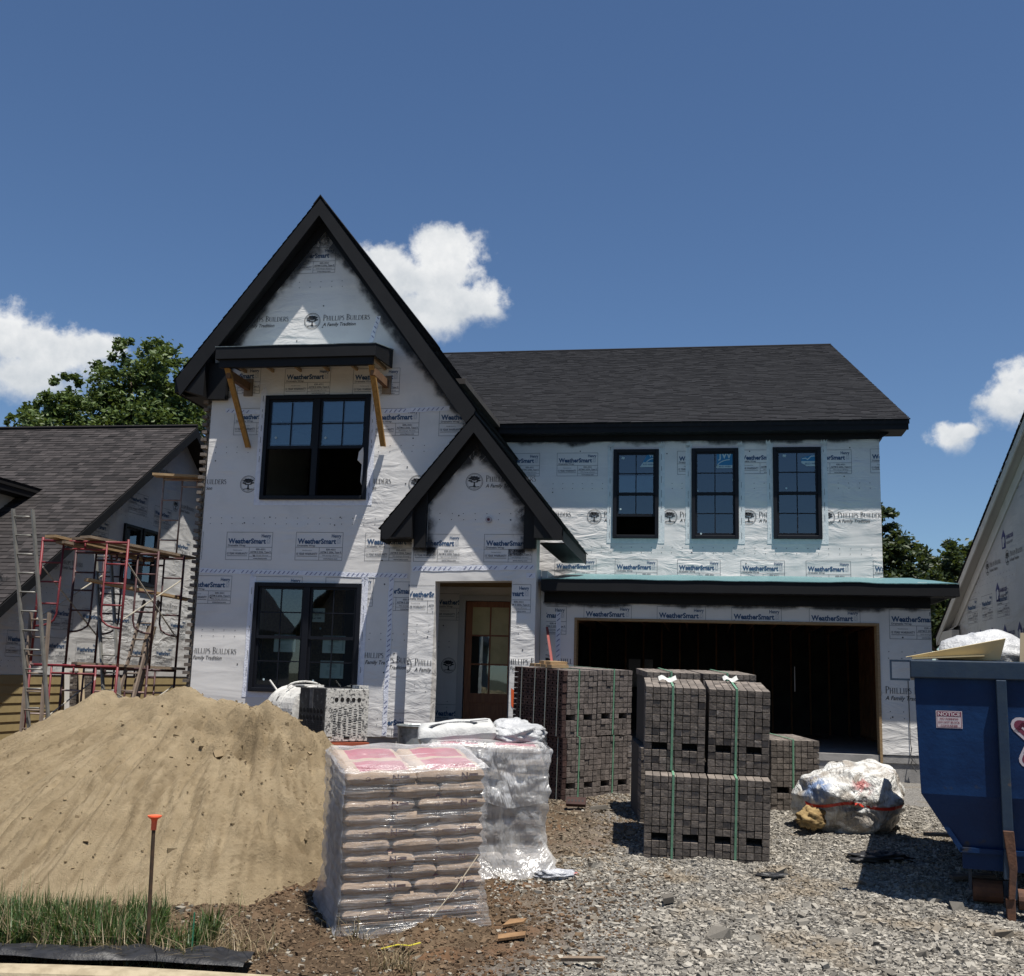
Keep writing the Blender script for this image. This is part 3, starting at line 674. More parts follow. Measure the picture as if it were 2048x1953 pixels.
# entry gable (portico)
PX, PZ, PS = -3.84, 5.90, 1.245
pz = lambda x, d=0: PZ-PS*abs(x-PX)-d
PW = rect(-4.49, -3.17, .42, 3.06)
wall_poly('wall', [(-4.93, .42), (-4.49, .42), (-4.49, 3.045), (-3.17, 3.07), (-3.17, .42), (-2.765, .42), (-2.765, pz(-2.765, .28)), (PX, PZ-.28), (-4.93, pz(-4.93, .28))], [], (1, 0, 0), (0, -.25, 0), .35, W_BAY, H, (0, 1, 0))
gable(H, PX, PZ, PS, -5.40, -2.28, -.57, 3.0, .27, SH_MAIN, 31)
for sx, xe in ((-1, -5.385), (1, -2.295)):
    b = MB(); ze = pz(xe); b.xz([(PX, PZ-.06), (xe, ze-.06), (xe-sx*.02, ze-.25), (xe-sx*.14, ze-.26), (PX, PZ-.355)], -.60, -.572); hb(b, 'rake_board', TRIM)
    xw = -4.80 if sx < 0 else -2.88; b = MB(); b.xz([(PX, PZ-.29), (xw, pz(xw)-.29), (xw, pz(xw)-.50), (PX, PZ-.53)], -.285, -.252); hb(b, 'frieze_board', TRIM)
    overspray('paint_overspray', (PX-sx*.03, -.25, PZ-.44), (xw, -.25, pz(xw)-.42), (-sx*.78, 0, -.62), .26, H)
    xr_ = -4.86 if sx < 0 else -2.77
    b = MB(); b.xz([(xe-sx*.015, 3.755), (xr_, 3.755), (xr_, pz(xr_)-.26), (xe-sx*.03, pz(xe)-.20)], -.568, -.21 if sx < 0 else -.255); hb(b, 'eave_return', TRIM)
    xi = xr_-sx*.20; b = MB(); b.xz([(xr_+sx*.002, 3.60), (xi, 3.60), (xi, pz(xi)-.3), (xr_+sx*.002, pz(xr_)-.3)], -.40, -.287); hb(b, 'eave_return', TRIM)
    overspray('paint_overspray', (xi, -.25, 3.45), (xi, -.25, 4.35), (-sx, 0, -.2), .34, H)
    b = MB(); b.box((min(xe, xe-sx*.025), -.568, 3.74), (max(xe, xe-sx*.025), 3.2, 3.93)); hb(b, 'eave_fascia', TRIM)
    b = MB(); b.box((min(xe-sx*.025, xr_), -.20 if sx < 0 else .15, 3.742), (max(xe-sx*.025, xr_), 3.2, 3.765)); hb(b, 'soffit', TRIM)
overspray('paint_overspray', (-4.92, -.25, 3.62), (-4.5, -.25, 3.62), (0, 0, -1), .25, H); overspray('paint_overspray', (-3.25, -.25, 3.60), (-2.78, -.25, 3.60), (0, 0, -1), .25, H)
overspray('paint_overspray', (-5.36, 0, 3.80), (-4.95, 0, 3.72), (0, 0, -1), .26, H)
# deep porch: rear wall, side walls, ceiling, floor and door
PY = 1.85
wall_poly('wall', [(-5.10, .36), (-4.40, .36), (-4.40, 2.925), (-3.44, 2.925), (-3.44, .36), (-2.6, .36), (-2.6, 3.30), (-5.10, 3.30)], [], (1, 0, 0), (0, PY, 0), .12, W_BAY, H, (0, 1, 0))
s = MB(); s.box((-2.80, .101, .42), (-2.766, .349, 3.3)); s.box((-5.2, .345, .36), (-5.101, PY, 3.3)); s.box((-2.76, .345, .36), (-2.66, PY, 3.3)); hb(s, 'wall', W_BAY)
s = MB(); s.box((-5.1, .346, 3.13), (-2.77, PY-.002, 3.2)); hb(s, 'porch_ceiling', OSB)
s = MB(); s.box((-5.1, -.1, .28), (-2.77, PY+.1, .362)); hb(s, 'porch_slab', CONC)
DOOR = mat('red_brown_door', (.30, .115, .048), (.22, .08, .035), 4, .5, .05, 30, stretch=(8, 8, 1))
JAMB = mat('pale_jamb', (.42, .42, .42), rough=.6)
s = MB(); s.box((-4.52, PY-.05, .362), (-4.40, PY+.1, 2.97)); s.box((-4.40, PY-.048, 2.87), (-3.44, PY+.1, 2.97)); s.box((-3.55, PY-.049, .362), (-3.44, PY+.1, 2.87)); hb(s, 'door_jamb', JAMB)
dx0, dx1, dy = -4.395, -3.46, PY+.02
d = MB(); st = .125
d.box((dx0, dy, .38), (dx0+st, dy+.05, 2.86)); d.box((dx1-st, dy, .38), (dx1, dy+.05, 2.86)); d.box((dx0+st, dy, 2.755), (dx1-st, dy+.05, 2.86)); d.box((dx0+st, dy, .38), (dx1-st, dy+.05, .58)); d.box((dx0+st, dy, 1.00), (dx1-st, dy+.05, 1.17))
d.box((dx0+st, dy+.018, .58), (dx1-st, dy+.034, 1.0))
d.box((dx0+st+.05, dy+.004, .63), (dx1-st-.05, dy+.018, .95))
mx = (dx0+dx1)/2; d.box((mx-.016, dy+.003, 1.17), (mx+.016, dy+.045, 2.755))
zz = [1.17, 1.70, 2.23, 2.755]
for i in (1, 2):
    for a, b_ in ((dx0+st, mx-.016), (mx+.016, dx1-st)): d.box((a, dy+.004, zz[i]-.016), (b_, dy+.044, zz[i]+.016))
door = hb(d, 'door', DOOR, bevel=.004)
PROT = mat('beige_protective_film', (.50, .42, .20), (.42, .35, .16), 5, .35)
for i in range(3):
    for a, b_ in ((dx0+st, mx-.016), (mx+.016, dx1-st)):
        z0, z1 = zz[i]+(.016 if i else 0), zz[i+1]-(.016 if i < 2 else 0)
        p = MB().box((a, dy+.016, z0), (b_, dy+.022, z1)); hb(p, 'pane', GLASS, door)
        if i > 0 and not (i == 1 and a < mx-.1): q = MB().box((a, dy+.011, z0), (b_, dy+.013, z1)); hb(q, 'protective_film', PROT, door)
k = MB(); k.tube([(dx1-.06, dy-.06, 1.35), (dx1-.06, dy, 1.35)], .028, 10); hb(k, 'handle', TRIM, door)
# exterior junction box on the entry gable, orange spray mark
s = MB(); s.tube([(-3.60, -.285, 4.10), (-3.60, -.252, 4.10)], .055, 14); jb = hb(s, 'junction_box', mat('light_box', (.42, .40, .42))); s = MB(); s.tube([(-3.60, -.291, 4.10), (-3.60, -.286, 4.10)], .026, 10); hb(s, 'cable_stub', mat('purple_cable', (.10, .03, .05)), jb)
s = MB(); s.add([(-3.135, -.256, 1.30), (-3.085, -.256, 1.27), (-3.075, -.256, 1.05), (-3.095, -.256, .98), (-3.125, -.256, 1.02)], [(0, 1, 2, 3, 4)]); hb(s, 'orange_paint_mark', mat('orange_marking_paint', (.62, .10, .02)))

# garage, pent roof
GO = rect(-2.177, 2.80, .42, 2.51)
wall_poly('wall', [(-2.76, .43), (-2.177, .43), (-2.177, 2.51), (2.80, 2.51), (2.80, .43), (3.606, .43), (3.606, 2.95), (-2.76, 2.95)], [], (1, 0, 0), (0, .35, 0), .16, W_BAY, H, (0, 1, 0))
s = MB(); s.box((-2.176, .335, .42), (-2.135, .62, 2.47)); s.box((2.76, .335, .0), (2.80, .62, 2.47)); s.box((-2.176, .333, 2.47), (2.80, .62, 2.508)); hb(s, 'garage_jamb', WOOD)
s = MB(); s.box((-2.703, -.10, 2.925), (3.969, -.06, 3.115)); hb(s, 'fascia', TRIM, bevel=.004)
s = MB(); s.box((-2.70, -.058, 2.928), (3.965, .348, 2.955)); hb(s, 'soffit', TRIM)
s = MB(); s.box((-2.70, .30, 2.76), (3.60, .348, 2.926)); hb(s, 'frieze_board', TRIM)
s = MB(); s.add([(3.93, -.06, 2.95), (3.93, 4.2, 2.95), (3.93, 4.2, 3.56), (3.93, -.06, 3.09), (3.965, -.06, 2.95), (3.965, 4.2, 2.95), (3.965, 4.2, 3.56), (3.965, -.06, 3.09)], [(0,1,2,3),(4,5,6,7),(0,1,5,4),(1,2,6,5),(2,3,7,6),(3,0,4,7)]); hb(s, 'fascia', TRIM)
overspray('paint_overspray', (-2.72, .35, 2.77), (3.6, .35, 2.77), (0, 0, -1), .14, H)
# teal underlay, slightly buckled
N = 60; K = 8; vs, fs = [], []
for i in range(N+1):
    for j in range(K+1):
        x = -2.72+6.69*i/N; t = j/K; y = -.115+4.12*t; vs.append((x, y, 3.122+.482*t+.010*float(vnoise(x*2.1, y*1.5, 5))+(.012*abs(float(vnoise(x*1.7, 3, 8))) if j == 0 else 0)))
for i in range(N):
    for j in range(K): k = i*(K+1)+j; fs.append((k, k+K+1, k+K+2, k+1))
o = obj('roof_underlay', np_mesh('roof_underlay', vs, fs, TEAL), H); sd = o.modifiers.new('solid', 'SOLIDIFY'); sd.thickness = .012
# garage interior: slab, studs, ceiling joists, rear openings
s = MB(); s.box((-2.9, .36, .30), (3.45, 7.3, .415)); hb(s, 'garage_slab', CONC)
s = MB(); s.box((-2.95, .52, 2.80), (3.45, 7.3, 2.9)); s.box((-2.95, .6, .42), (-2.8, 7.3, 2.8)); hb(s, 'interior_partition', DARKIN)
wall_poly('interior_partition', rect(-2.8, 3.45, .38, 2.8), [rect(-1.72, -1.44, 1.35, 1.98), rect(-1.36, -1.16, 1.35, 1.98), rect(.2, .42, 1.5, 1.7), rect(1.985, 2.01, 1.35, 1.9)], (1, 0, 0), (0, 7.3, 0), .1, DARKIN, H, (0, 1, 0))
stud = MB().box((-.045, -.019, 0), (.045, .019, 2.38)).mesh('stud', STUD)
for i in range(17): obj('stud', stud, H, Matrix.Translation((3.40, .72+i*.40, .42)))
stud2 = MB().box((-.019, -.045, 0), (.019, .045, 2.38)).mesh('stud', STUD)
for i in range(15): obj('stud', stud2, H, Matrix.Translation((-2.6+i*.41, 7.24, .42)))
s = MB(); s.box((3.36, .7, 2.70), (3.448, 7.2, 2.798)); s.box((3.36, .7, .416), (3.449, 7.2, .455)); hb(s, 'wall_plate', STUD)
sh = MB(); sh.box((3.447, .6, .42), (3.4495, 7.3, 2.8)); hb(sh, 'interior_sheathing', mat('dark_sheathing', (.42, .20, .09), (.32, .15, .07), 6, .9))
joist = MB().box((-.019, 0, 0), (.019, 6.6, .18)).mesh('joist', STUD)
for i in range(14): obj('joist', joist, H, Matrix.Translation((-2.5+i*.43, .6, 2.615)))

# upper right wing
WIN = [(-1.847, -.913, 4.345, 6.20), (-.251, .692, 4.345, 6.21), (1.371, 2.315, 4.352, 6.22)]
wall_poly('wall', rect(-4.3, 3.448, 3.55, 6.62), [rect(*w) for w in WIN], (1, 0, 0), (0, 4.0, 0), .16, W_WING, H, (0, 1, 0))
s = MB(); s.box((-4.25, 3.66, 6.49), (3.96, 3.70, 6.68)); hb(s, 'fascia', TRIM, bevel=.004)
s = MB(); s.box((-4.25, 3.703, 6.492), (3.93, 4.3, 6.52)); hb(s, 'soffit', TRIM)
s = MB(); s.box((-4.2, 3.955, 6.375), (3.50, 3.998, 6.491)); s.box((3.452, 4.0, 6.375), (3.50, 12.4, 6.491)); hb(s, 'frieze_board', TRIM)
s = MB(); s.xz([(3.45, 6.36), (3.62, 6.47), (3.62, 6.491), (3.45, 6.491)], 3.90, 3.953); hb(s, 'eave_return', TRIM)
RY, RZ, RX = 13.0, 11.13, 3.58
s = MB(); s.add([(-9.2, 3.64, 6.60), (3.975, 3.64, 6.60), (RX, RY, RZ-.1), (-9.0, RY, RZ-.1), (-9.2, 3.64, 6.685), (3.975, 3.64, 6.685), (RX, RY, RZ), (-9.0, RY, RZ)], [(0,3,2,1),(4,5,6,7),(0,1,5,4),(1,2,6,5),(2,3,7,6),(3,0,4,7)]); wr = hb(s, 'roof', TRIM)
s = MB(); s.add([(-9.0, RY, RZ), (RX, RY, RZ), (3.97, 22.3, 6.68), (-9.2, 22.3, 6.68)], [(0, 1, 2, 3)]); s.add([(3.45, 4.2, 6.60), (3.45, 22, 6.6), (3.3, RY, RZ-.15)], [(0, 1, 2)]); hb(s, 'roof', SH_MAIN)
shingles(wr, (-7.5, 3.615, 6.685), (3.99, 3.615, 6.685), (RX+.01, RY, RZ), (-7.5, RY, RZ), SH_MAIN, seed=51, expo=.14, wmin=.13, wmax=.30)
s = MB(); s.tube([(-8.9, RY-.02, RZ-.02), (RX, RY-.02, RZ-.02)], .05, 6); hb(s, 'ridge_cap', SH_MAIN)
overspray('paint_overspray', (-4.0, 4, 6.40), (3.44, 4, 6.40), (0, 0, -1), .17, H)

# windows
for w in BAYW: flashing(H, *w, 0, w=.11, material=SEAM)
for w in WIN: flashing(H, *w, 4.0, w=.12)
win_u = make_window(H, *BAYW[0], 0, 2, raise_units={0: .93, 1: .93})
win_l = make_window(H, *BAYW[1], 0, 2)
wings = [make_window(H, *w, 4.0, 1, raise_units=({0: .42} if i == 0 else {})) for i, w in enumerate(WIN)]
# torn wrap hanging in the open upper window
s = MB(); s.add([(-6.05, .02, 5.35), (-5.96, -.02, 5.43), (-5.93, .0, 5.1), (-5.95, .03, 4.72), (-5.985, -.01, 4.8), (-5.98, .01, 5.12), (-6.06, .0, 5.2)], [(0, 1, 2, 5, 6), (2, 3, 4, 5)]); hb(s, 'torn_wrap', W_BAY, win_u)
# manufacturer stickers, permit sheets and spots on the glass
ST_B = mat('blue_sticker', (.03, .17, .33)); ST_W = mat('sticker_white', (.40, .50, .52))
def sticker(par, x, z, w, h, y, shape):
    F = Flat()
    if shape == 'square': F.poly([(0, 0), (w*.92, 0), (w, h), (0, h)], 0); F.text('JW', w*.08, h*.56, h*.36, 1, width=w*.84, height=h*.38, bold=.002, z=.001); F.poly([(0, 0), (w*.92, 0), (w*.93, h*.16), (0, h*.16)], 1, z=.001); F.stroke(arc(w*.78, -h*.02, w*.80, h*.5, 175, 90, 10), w*.05, 1, z=.001); F.text('JELD-WEN', w*.1, h*.05, h*.1, 2, width=w*.75, bold=.001, z=.002)
    elif shape == 'tri': F.poly([(0, 0), (w, 0), (w, h), (w*.62, h)], 0); F.poly([(0, 0), (w, 0), (w, h*.30), (w*.22, h*.30)], 1, z=.001); F.text('W', w*.60, h*.62, h*.34, 1, width=w*.38, bold=.002, z=.001); F.stroke(arc(w*1.0, h*.12, w*.62, h*.42, 165, 90, 8), w*.06, 1, z=.001); F.text('ELD-WEN', w*.2, h*.12, h*.12, 2, width=w*.72, bold=.001, z=.002)
    else: F.poly([(0, h*.25), (w*.3, 0), (w, 0), (w, h), (w*.55, h*.92), (0, h*.7)], 0); F.poly([(0.02*w, h*.25), (w*.3, 0), (w, 0), (w, h*.42), (0, h*.42)], 1, z=.001); F.stroke([(w*.06, h*.62), (w*.25, h*.66), (w*.34, h*.55), (w*.55, h*.82), (w*.98, h*.86)], w*.06, 1, z=.001); F.text('JELD-WEN', w*.18, h*.14, h*.2, 2, width=w*.72, bold=.001, z=.002)
    m = Matrix(((1,0,0,x),(0,0,-1,y),(0,1,0,z),(0,0,0,1))); obj('sticker', F.mesh('sticker', [ST_B, ST_W, PRINT_B]), par, m)
YS = 3.995
sticker(wings[0], -1.30, 5.83, .30, .33, YS, 'tri'); sticker(wings[1], .26, 5.80, .33, .36, YS, 'square'); sticker(wings[2], 1.93, 5.83, .36, .25, YS, 'wave')
def spot(par, x, z, r, y, sq=False):
    F = Flat(); F.poly([(r*math.cos(R(a)), r*math.sin(R(a))) for a in range(0, 360, 45)]) if not sq else F.poly([(-r, -r*.6), (r*.8, -r*.8), (r, r*.5), (-r*.7, r*.8)])
    obj('sticker', F.mesh('sticker', [ST_W]), par, Matrix(((1,0,0,x),(0,0,-1,y),(0,1,0,z),(0,0,0,1))))
for a, b_, wv, q in ((-1.65, 6.02, 0, 1), (-1.69, 4.95, 0, 0), (-.13, 5.33, 1, 0), (-.06, 4.45, 1, 0), (.60, 5.56, 1, 1), (1.60, 6.05, 2, 1), (1.63, 5.38, 2, 0)): spot(wings[wv], a, b_, .035 if q else .02, YS, q)
for a, b_ in ((-7.56, 1.32), (-6.66, 1.32), (-6.58, 2.22)): spot(win_l, a, b_, .02, .03)
for a, b_ in ((-7.62, 5.62), (-6.68, 5.61)): spot(win_u, a, b_, .022, -.004)
def sheet(x, z, w, h, kind):
    F = Flat(); F.rect(0, 0, w, h, 0)
    if kind == 'lot': F.text('5081 Hopewell', w/2, h*.68, h*.17, 1, width=w*.72, align='CENTER', bold=.0006, z=.001); F.text('Drive', w/2, h*.48, h*.16, 1, width=w*.26, align='CENTER', bold=.0006, z=.001); F.text('Lot 1040', w/2, h*.22, h*.2, 1, width=w*.58, align='CENTER', bold=.001, z=.001)
    else:
        rr = random.Random(kind); F.poly([(w*.3, h*.62), (w*.72, h*.62), (w*.72, h*.72), (w*.5, h*.9), (w*.3, h*.72)], 2, z=.001); F.rect(w*.86, h*.15, w*.93, h*.85, 2, z=.001)
        for i in range(8): F.rect(w*.25, h*(.16+.04*i), w*rr.uniform(.45, .75), h*(.16+.04*i)+.006, 2, z=.001)
    obj('permit_sheet', F.mesh('permit_sheet', [PAPER, PRINT_G, mat('faint_print', (.48, .56, .55))]), win_l, Matrix(((1,0,0,x),(0,0,-1,.045),(0,1,0,z),(0,0,0,1))))
sheet(-6.80, 2.33, .28, .24, 'lot'); sheet(-7.42, 1.80, .40, .30, 1); sheet(-6.53, 1.80, .41, .30, 2); sheet(-6.55, 1.37, .42, .30, 3)

# bay canopy with temporary wood braces
CF = -1.05
s = MB(); s.box((-8.40, CF, 6.80), (-5.50, CF+.035, 7.02)); hb(s, 'canopy_fascia', TRIM, bevel=.004)
for x0, x1 in ((-8.40, -8.365), (-5.535, -5.50)):
    s = MB(); s.prism([(x0, CF+.036, 6.80), (x0, -.002, 6.88), (x0, -.002, 7.21), (x0, CF+.036, 7.02)], (0, 0, 0), (x1-x0, 0, 0)); hb(s, 'canopy_fascia', TRIM)
vs, fs = [], []
for i in range(31):
    for j in range(5): t = j/4; x = -8.41+2.92*i/30; vs.append((x, CF-.012+(1.05)*t, 7.026+.2*t+.006*float(vnoise(x*3, j, 4))))
for i in range(30):
    for j in range(4): k = i*5+j; fs.append((k, k+5, k+6, k+1))
o = obj('canopy_underlay', np_mesh('canopy_underlay', vs, fs, mat('pale_teal_underlay', (.22, .27, .28), (.26, .31, .32), 9, .45, .5, 12)), H); o.modifiers.new('solid', 'SOLIDIFY').thickness = .012
s = MB(); s.box((-8.34, CF+.05, 6.66), (-5.56, CF+.14, 6.84)); hb(s, 'canopy_beam', TRIM)
for i in range(6):
    s = MB(); x = -8.30+i*.53; s.box((x, CF+.14, 6.84), (x+.04, -.002, 6.90)); hb(s, 'canopy_joist', WOOD)
for x, xb in ((-8.22, -8.11), (-5.60, -5.585)):
    s = MB(); s.bar((x, CF+.12, 6.68), (xb, -.06, 5.44), .09, .055, (0, 1, 0)); s.bar((x+.05, CF+.12, 6.67), (xb+.045, -.06, 5.43), .008, .06, (0, 1, 0)); hb(s, 'canopy_brace', WOOD_Y)
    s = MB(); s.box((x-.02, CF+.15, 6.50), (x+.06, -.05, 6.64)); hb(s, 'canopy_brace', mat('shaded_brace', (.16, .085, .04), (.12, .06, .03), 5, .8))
    s = MB(); s.box((x-.06, -.045, 6.40), (x+.10, -.004, 6.72)); hb(s, 'canopy_brace', PLANK)

# seams of the wrap
seam_tape(H, (-8.88, 0, 3.20), (-5.05, 0, 3.15), 0); seam_tape(H, (-5.33, 0, .44), (-5.33, 0, 3.12), 0, vert=True)
seam_tape(H, (-8.62, 0, 6.13), (-7.95, 0, 6.10), 0); seam_tape(H, (-5.62, 0, 6.08), (-4.42, 0, 6.12), 0); seam_tape(H, (-5.80, 0, 7.86), (-5.95, 0, 7.26), 0, vert=True)
seam_tape(H, (-4.90, -.25, 3.25), (-2.80, -.25, 3.30), -.25); seam_tape(H, (-2.93, -.25, 3.16), (-2.78, -.25, 3.16), -.25)
seam_tape(H, (-2.45, .35, .5), (-2.45, .35, 2.60), .35, vert=True)
# prints: (origin of the block's lower-left corner)
B = lambda x, z, **k: print_at(ME_WS, H, (x, 0, z), **k)
for x, z in ((-8.42, 3.40), (-7.116, 3.405), (-5.84, 3.405), (-5.831, 5.635), (-8.859, 6.448), (-7.519, 6.41), (-6.222, 6.38), (-7.555, 8.723)): B(x, z)
B(-8.44, 5.676, hi=.59); B(-7.82, 2.612, vlo=.395); B(-6.522, 2.614, vlo=.395, hi=.66); B(-6.522, 2.614, lo=.668)
B(-4.60, 5.62, hi=.62); B(-9.74, 3.40, lo=.85); B(-9.133, 2.614, lo=.24); B(-9.75, 5.68, lo=.87); B(-5.68, 2.55, lo=.40, hi=.77); B(-5.648, .33, lo=.36, hi=.74, vlo=.10)
E_ = lambda x, z, **k: print_at(ME_PB, H, (x, 0, z), k=1.08, **k)
E_(-8.083, 4.77, hi=.235); E_(-4.95, 4.765); E_(-7.063, 7.80); E_(-9.60, 4.77, lo=.72); E_(-8.62, 7.81, lo=.4); E_(-6.52, 4.77, lo=.66); E_(-9.18, 1.74, lo=.29); E_(-6.02, 1.735, lo=.2, hi=.67); E_(-5.83, 1.66, lo=.52, hi=.92)
Q = lambda x, z, **k: print_at(ME_WS, H, (x, -.25, z), k=.95, **k)
Q(-4.893, 3.375, hi=.81); Q(-3.668, 3.379); Q(-5.03, 2.50, lo=.11, hi=.53); Q(-3.67, 2.535, lo=.51)
print_at(ME_PB, H, (-3.873, -.25, 4.756), k=1.05); print_at(ME_PB, H, (-4.99, -.25, 1.63), k=1.05, lo=.07, hi=.49); print_at(ME_PB, H, (-3.45, -.25, 1.69), k=1.05, lo=.29, hi=.675)
print_at(ME_WS, H, (-5.02, PY, 2.50), lo=-.02, hi=.49); print_at(ME_WS, H, (-5.02, PY, .45), lo=-.02, hi=.49); print_at(ME_PB, H, (-4.694, PY, 1.662), k=1.0, hi=.165)
for x in (-2.019, -.783, .449, 1.70): print_at(ME_WS, H, (x, .35, 2.262), k=.93, vlo=.25)
print_at(ME_WS, H, (2.96, .35, 2.26), k=.95, hi=.64); print_at(ME_WS, H, (-3.14, .35, 2.22), k=.95, lo=.39)
print_at(ME_PB, H, (2.66, .35, 1.39), k=1.08, lo=.15); print_at(ME_PB, H, (-2.66, .35, 1.725), k=1.05, hi=.46)
V = lambda x, z, **k: print_at(ME_WS, H, (x, 4.0, z), k=.985, **k)
V(-4.25, 5.645); V(-3.029, 5.645); V(-.539, 5.668, hi=.286); V(.683, 5.682, lo=.012, hi=.686); V(2.05, 5.672, lo=.38); V(3.268, 5.685, hi=.18)
for x in (-3.029, -1.791, -.534, .722, 1.988): V(x, 3.43, vlo=.15)
V(3.265, 3.44, hi=.18, vlo=.15)
for x, a, b_ in ((-3.79, None, None), (-2.23, None, .38), (-.688, -.22, .435), (.886, -.19, .483), (2.413, -.095, 1.03)): print_at(ME_PB, H, (x, 4.0, 4.79), k=1.06, lo=a, hi=b_)
hole_b = [(a, b, c, d) for a, b, c, d in BAYW]
fasteners(H, [(-8.85, -4.95, .5, 3.1), (-8.85, -4.7, 3.25, 5.9), (-8.3, -5.6, 7.3, 7.8)], 0, (4.05, 5.35, .62, 2.05), 3, holes=[(a-.1, b+.1, c-.1, d+.1) for a, b, c, d in hole_b])
fasteners(H, [(-7.45, -6.35, 7.8, 8.75)], 0, (8.45,), 4)
fasteners(H, [(-4.88, -4.52, .5, 3.0), (-3.14, -2.80, .5, 3.0), (-4.55, -3.15, 3.35, 4.25)], -.25, (4.10, 2.2, 1.2), 5)
fasteners(H, [(-5.0, -4.55, .5, 3.0)], PY, (2.0, .9), 6); fasteners(H, [(2.84, 3.58, .5, 2.7), (-2.74, -2.2, .5, 2.7)], .35, (1.0, 1.95), 7)
fasteners(H, [(-3.2, 3.40, 3.75, 6.3)], 4.0, (4.06, 5.38), 8, holes=[(a-.14, b+.14, c-.12, d+.2) for a, b, c, d in WIN], dens=.9)
s = MB(); s.tube([(3.22, .335, 1.6), (3.225, .335, .62), (3.24, .32, .52)], .006, 5); s.tube([(3.24, .32, .55), (3.21, .30, .40), (3.30, .29, .30), (3.26, .3, .42), (3.22, .31, .3), (3.30, .29, .18)], .008, 5); hb(s, 'loose_cable', PRINT_K)

# ------------------------------------------------------------------ neighbouring houses
NL = empty('house', (-16, 6, 0), label='low neighbouring house with brown shingle roof and wrapped gable wall behind the scaffold', cat='house')
def nb(mb, name, material, parent=None, **k): return mb.build(name, material, parent or NL, **k)
XN, NAY, NAZ, NS = -13.1, 7.1, 7.55, .695       # wall plane, ridge y, ridge z, slope
nz_ = lambda y, d=0: NAZ-NS*abs(y-NAY)-d
NW = [(4.70, 5.48, 3.36, 4.72), (5.56, 6.34, 3.36, 4.72)]
wall_poly('wall', [(-.2, 1.27), (13.9, 1.27), (13.9, nz_(13.9, .2)), (NAY, NAZ-.2), (-.2, nz_(-.2, .2))], [rect(*w) for w in NW], (0, 1, 0), (XN, 0, 0), .16, W_NB, NL, (-1, 0, 0))
s = MB(); s.box((-24, -.2, -.5), (XN-.165, .0, nz_(-.2, .22))); s.box((-24, 13.7, -.5), (XN-.165, 13.9, nz_(13.9, .22))); s.box((XN-6, .2, 2.9), (XN-.2, 13.6, 3.0)); s.box((XN-5, 2, 3), (XN-4.9, 12, 6)); nb(s, 'wall', W_NB)
s = MB(); s.box((XN-.2, -.2, -.6), (XN-.02, 13.9, .0)); nb(s, 'foundation', CONC)
SID = mat('yellow_lap_siding', (.29, .222, .105), (.25, .19, .09), 3, .7, .05, 20)
lap = MB(); lap.prism([(0, 0, 0), (.022, 0, 0), (.006, 0, .178), (0, 0, .178)], (0, -.2, 0), (0, 13.9, 0)); lapm = lap.mesh('siding_board', SID)
for i in range(7): obj('siding_board', lapm, NL, Matrix.Translation((XN-.02, 0, .02+i*.176)))
# brick sample panel on the lower wall
s = MB(); s.box((XN-.01, 3.02, .1), (XN+.045, 4.0, 1.36)); bp = nb(s, 'brick_veneer', MORTAR); bbm = MB().box((0, 0, 0), (.022, .20, .060)).mesh('brick', BRICK_G)
for r_ in range(17):
    for c_ in range(5):
        y0 = 3.03+c_*.21-(.105 if r_ % 2 else 0)
        if 3.0 < y0 < 3.80: obj('brick', bbm, bp, Matrix.Translation((XN+.032, y0, .12+r_*.072)))
for sy, ye in ((-1, -.75), (1, 14.4)):
    ze = nz_(ye); b = MB(); q = [(-26, NAY, NAZ-.03), (-26, ye, ze-.03), (-26, ye, ze-.2), (-26, NAY, NAZ-.2)]; b.prism(q, (0, 0, 0), (26+XN+.40, 0, 0)); o = nb(b, 'roof', TRIM)
    if sy < 0: shingles(o, (-22, ye-.02, ze-.04), (XN+.42, ye-.02, ze-.04), (XN+.42, NAY, NAZ-.03), (-22, NAY, NAZ-.03), SH_NB, seed=81, expo=.15, wmin=.12, wmax=.30)
    b = MB(); x0 = XN+.40; b.prism([(x0, NAY, NAZ-.05), (x0, ye, ze-.05), (x0, ye, ze-.27), (x0, NAY, NAZ-.29)], (0, 0, 0), (.03, 0, 0)); nb(b, 'rake_board', TRIM)
s = MB(); s.tube([(-26, NAY, NAZ), (XN+.42, NAY, NAZ)], .05, 6); nb(s, 'ridge_cap', SH_NB)
s = MB(); s.box((XN-.02, -.78, 2.0), (XN+.40, -.1, 2.28)); nb(s, 'eave_return', TRIM)
# cross gable in front, only its dark eave tip shows at the edge
s = MB(); s.box((-14.86, .8, 5.13), (-14.80, 4.0, 5.36)); s.box((-15.3, .8, 5.13), (-14.861, 3.9, 5.16)); dm = nb(s, 'dormer', TRIM)
s = MB(); s.prism([(-14.78, 0, 5.36), (-17.0, 0, 5.85), (-19.2, 0, 5.36), (-19.2, 0, 5.26), (-17.0, 0, 5.75), (-14.78, 0, 5.26)], (0, .8, 0), (0, 6.4, 0)); nb(s, 'dormer_roof', SH_NB, dm); shingles(dm, (-14.77, .8, 5.365), (-14.77, 5.0, 5.365), (-17.0, 5.0, 5.855), (-17.0, .8, 5.855), SH_NB, seed=83)
s = MB(); s.box((-18.9, 1.2, 2.8), (-15.2, 4.2, 5.2)); nb(s, 'dormer_wall', W_NB, dm)
for w in NW: make_window(NL, *w, XN, 1, axis='+', gx=1, rows=1)
u = (0, 1, 0)
for y, z in ((2.12, 2.19), (3.30, 2.19), (4.55, 2.19), (5.75, 2.17), (2.02, 1.52), (3.20, 1.48), (5.5, 1.48), (6.68, 1.49), (4.83, 5.0), (6.05, 4.85), (3.21, 4.15), (.80, 1.60), (7.2, 4.2), (7.3, 2.2)): print_at(ME_WS, NL, (XN, y, z), u=u)
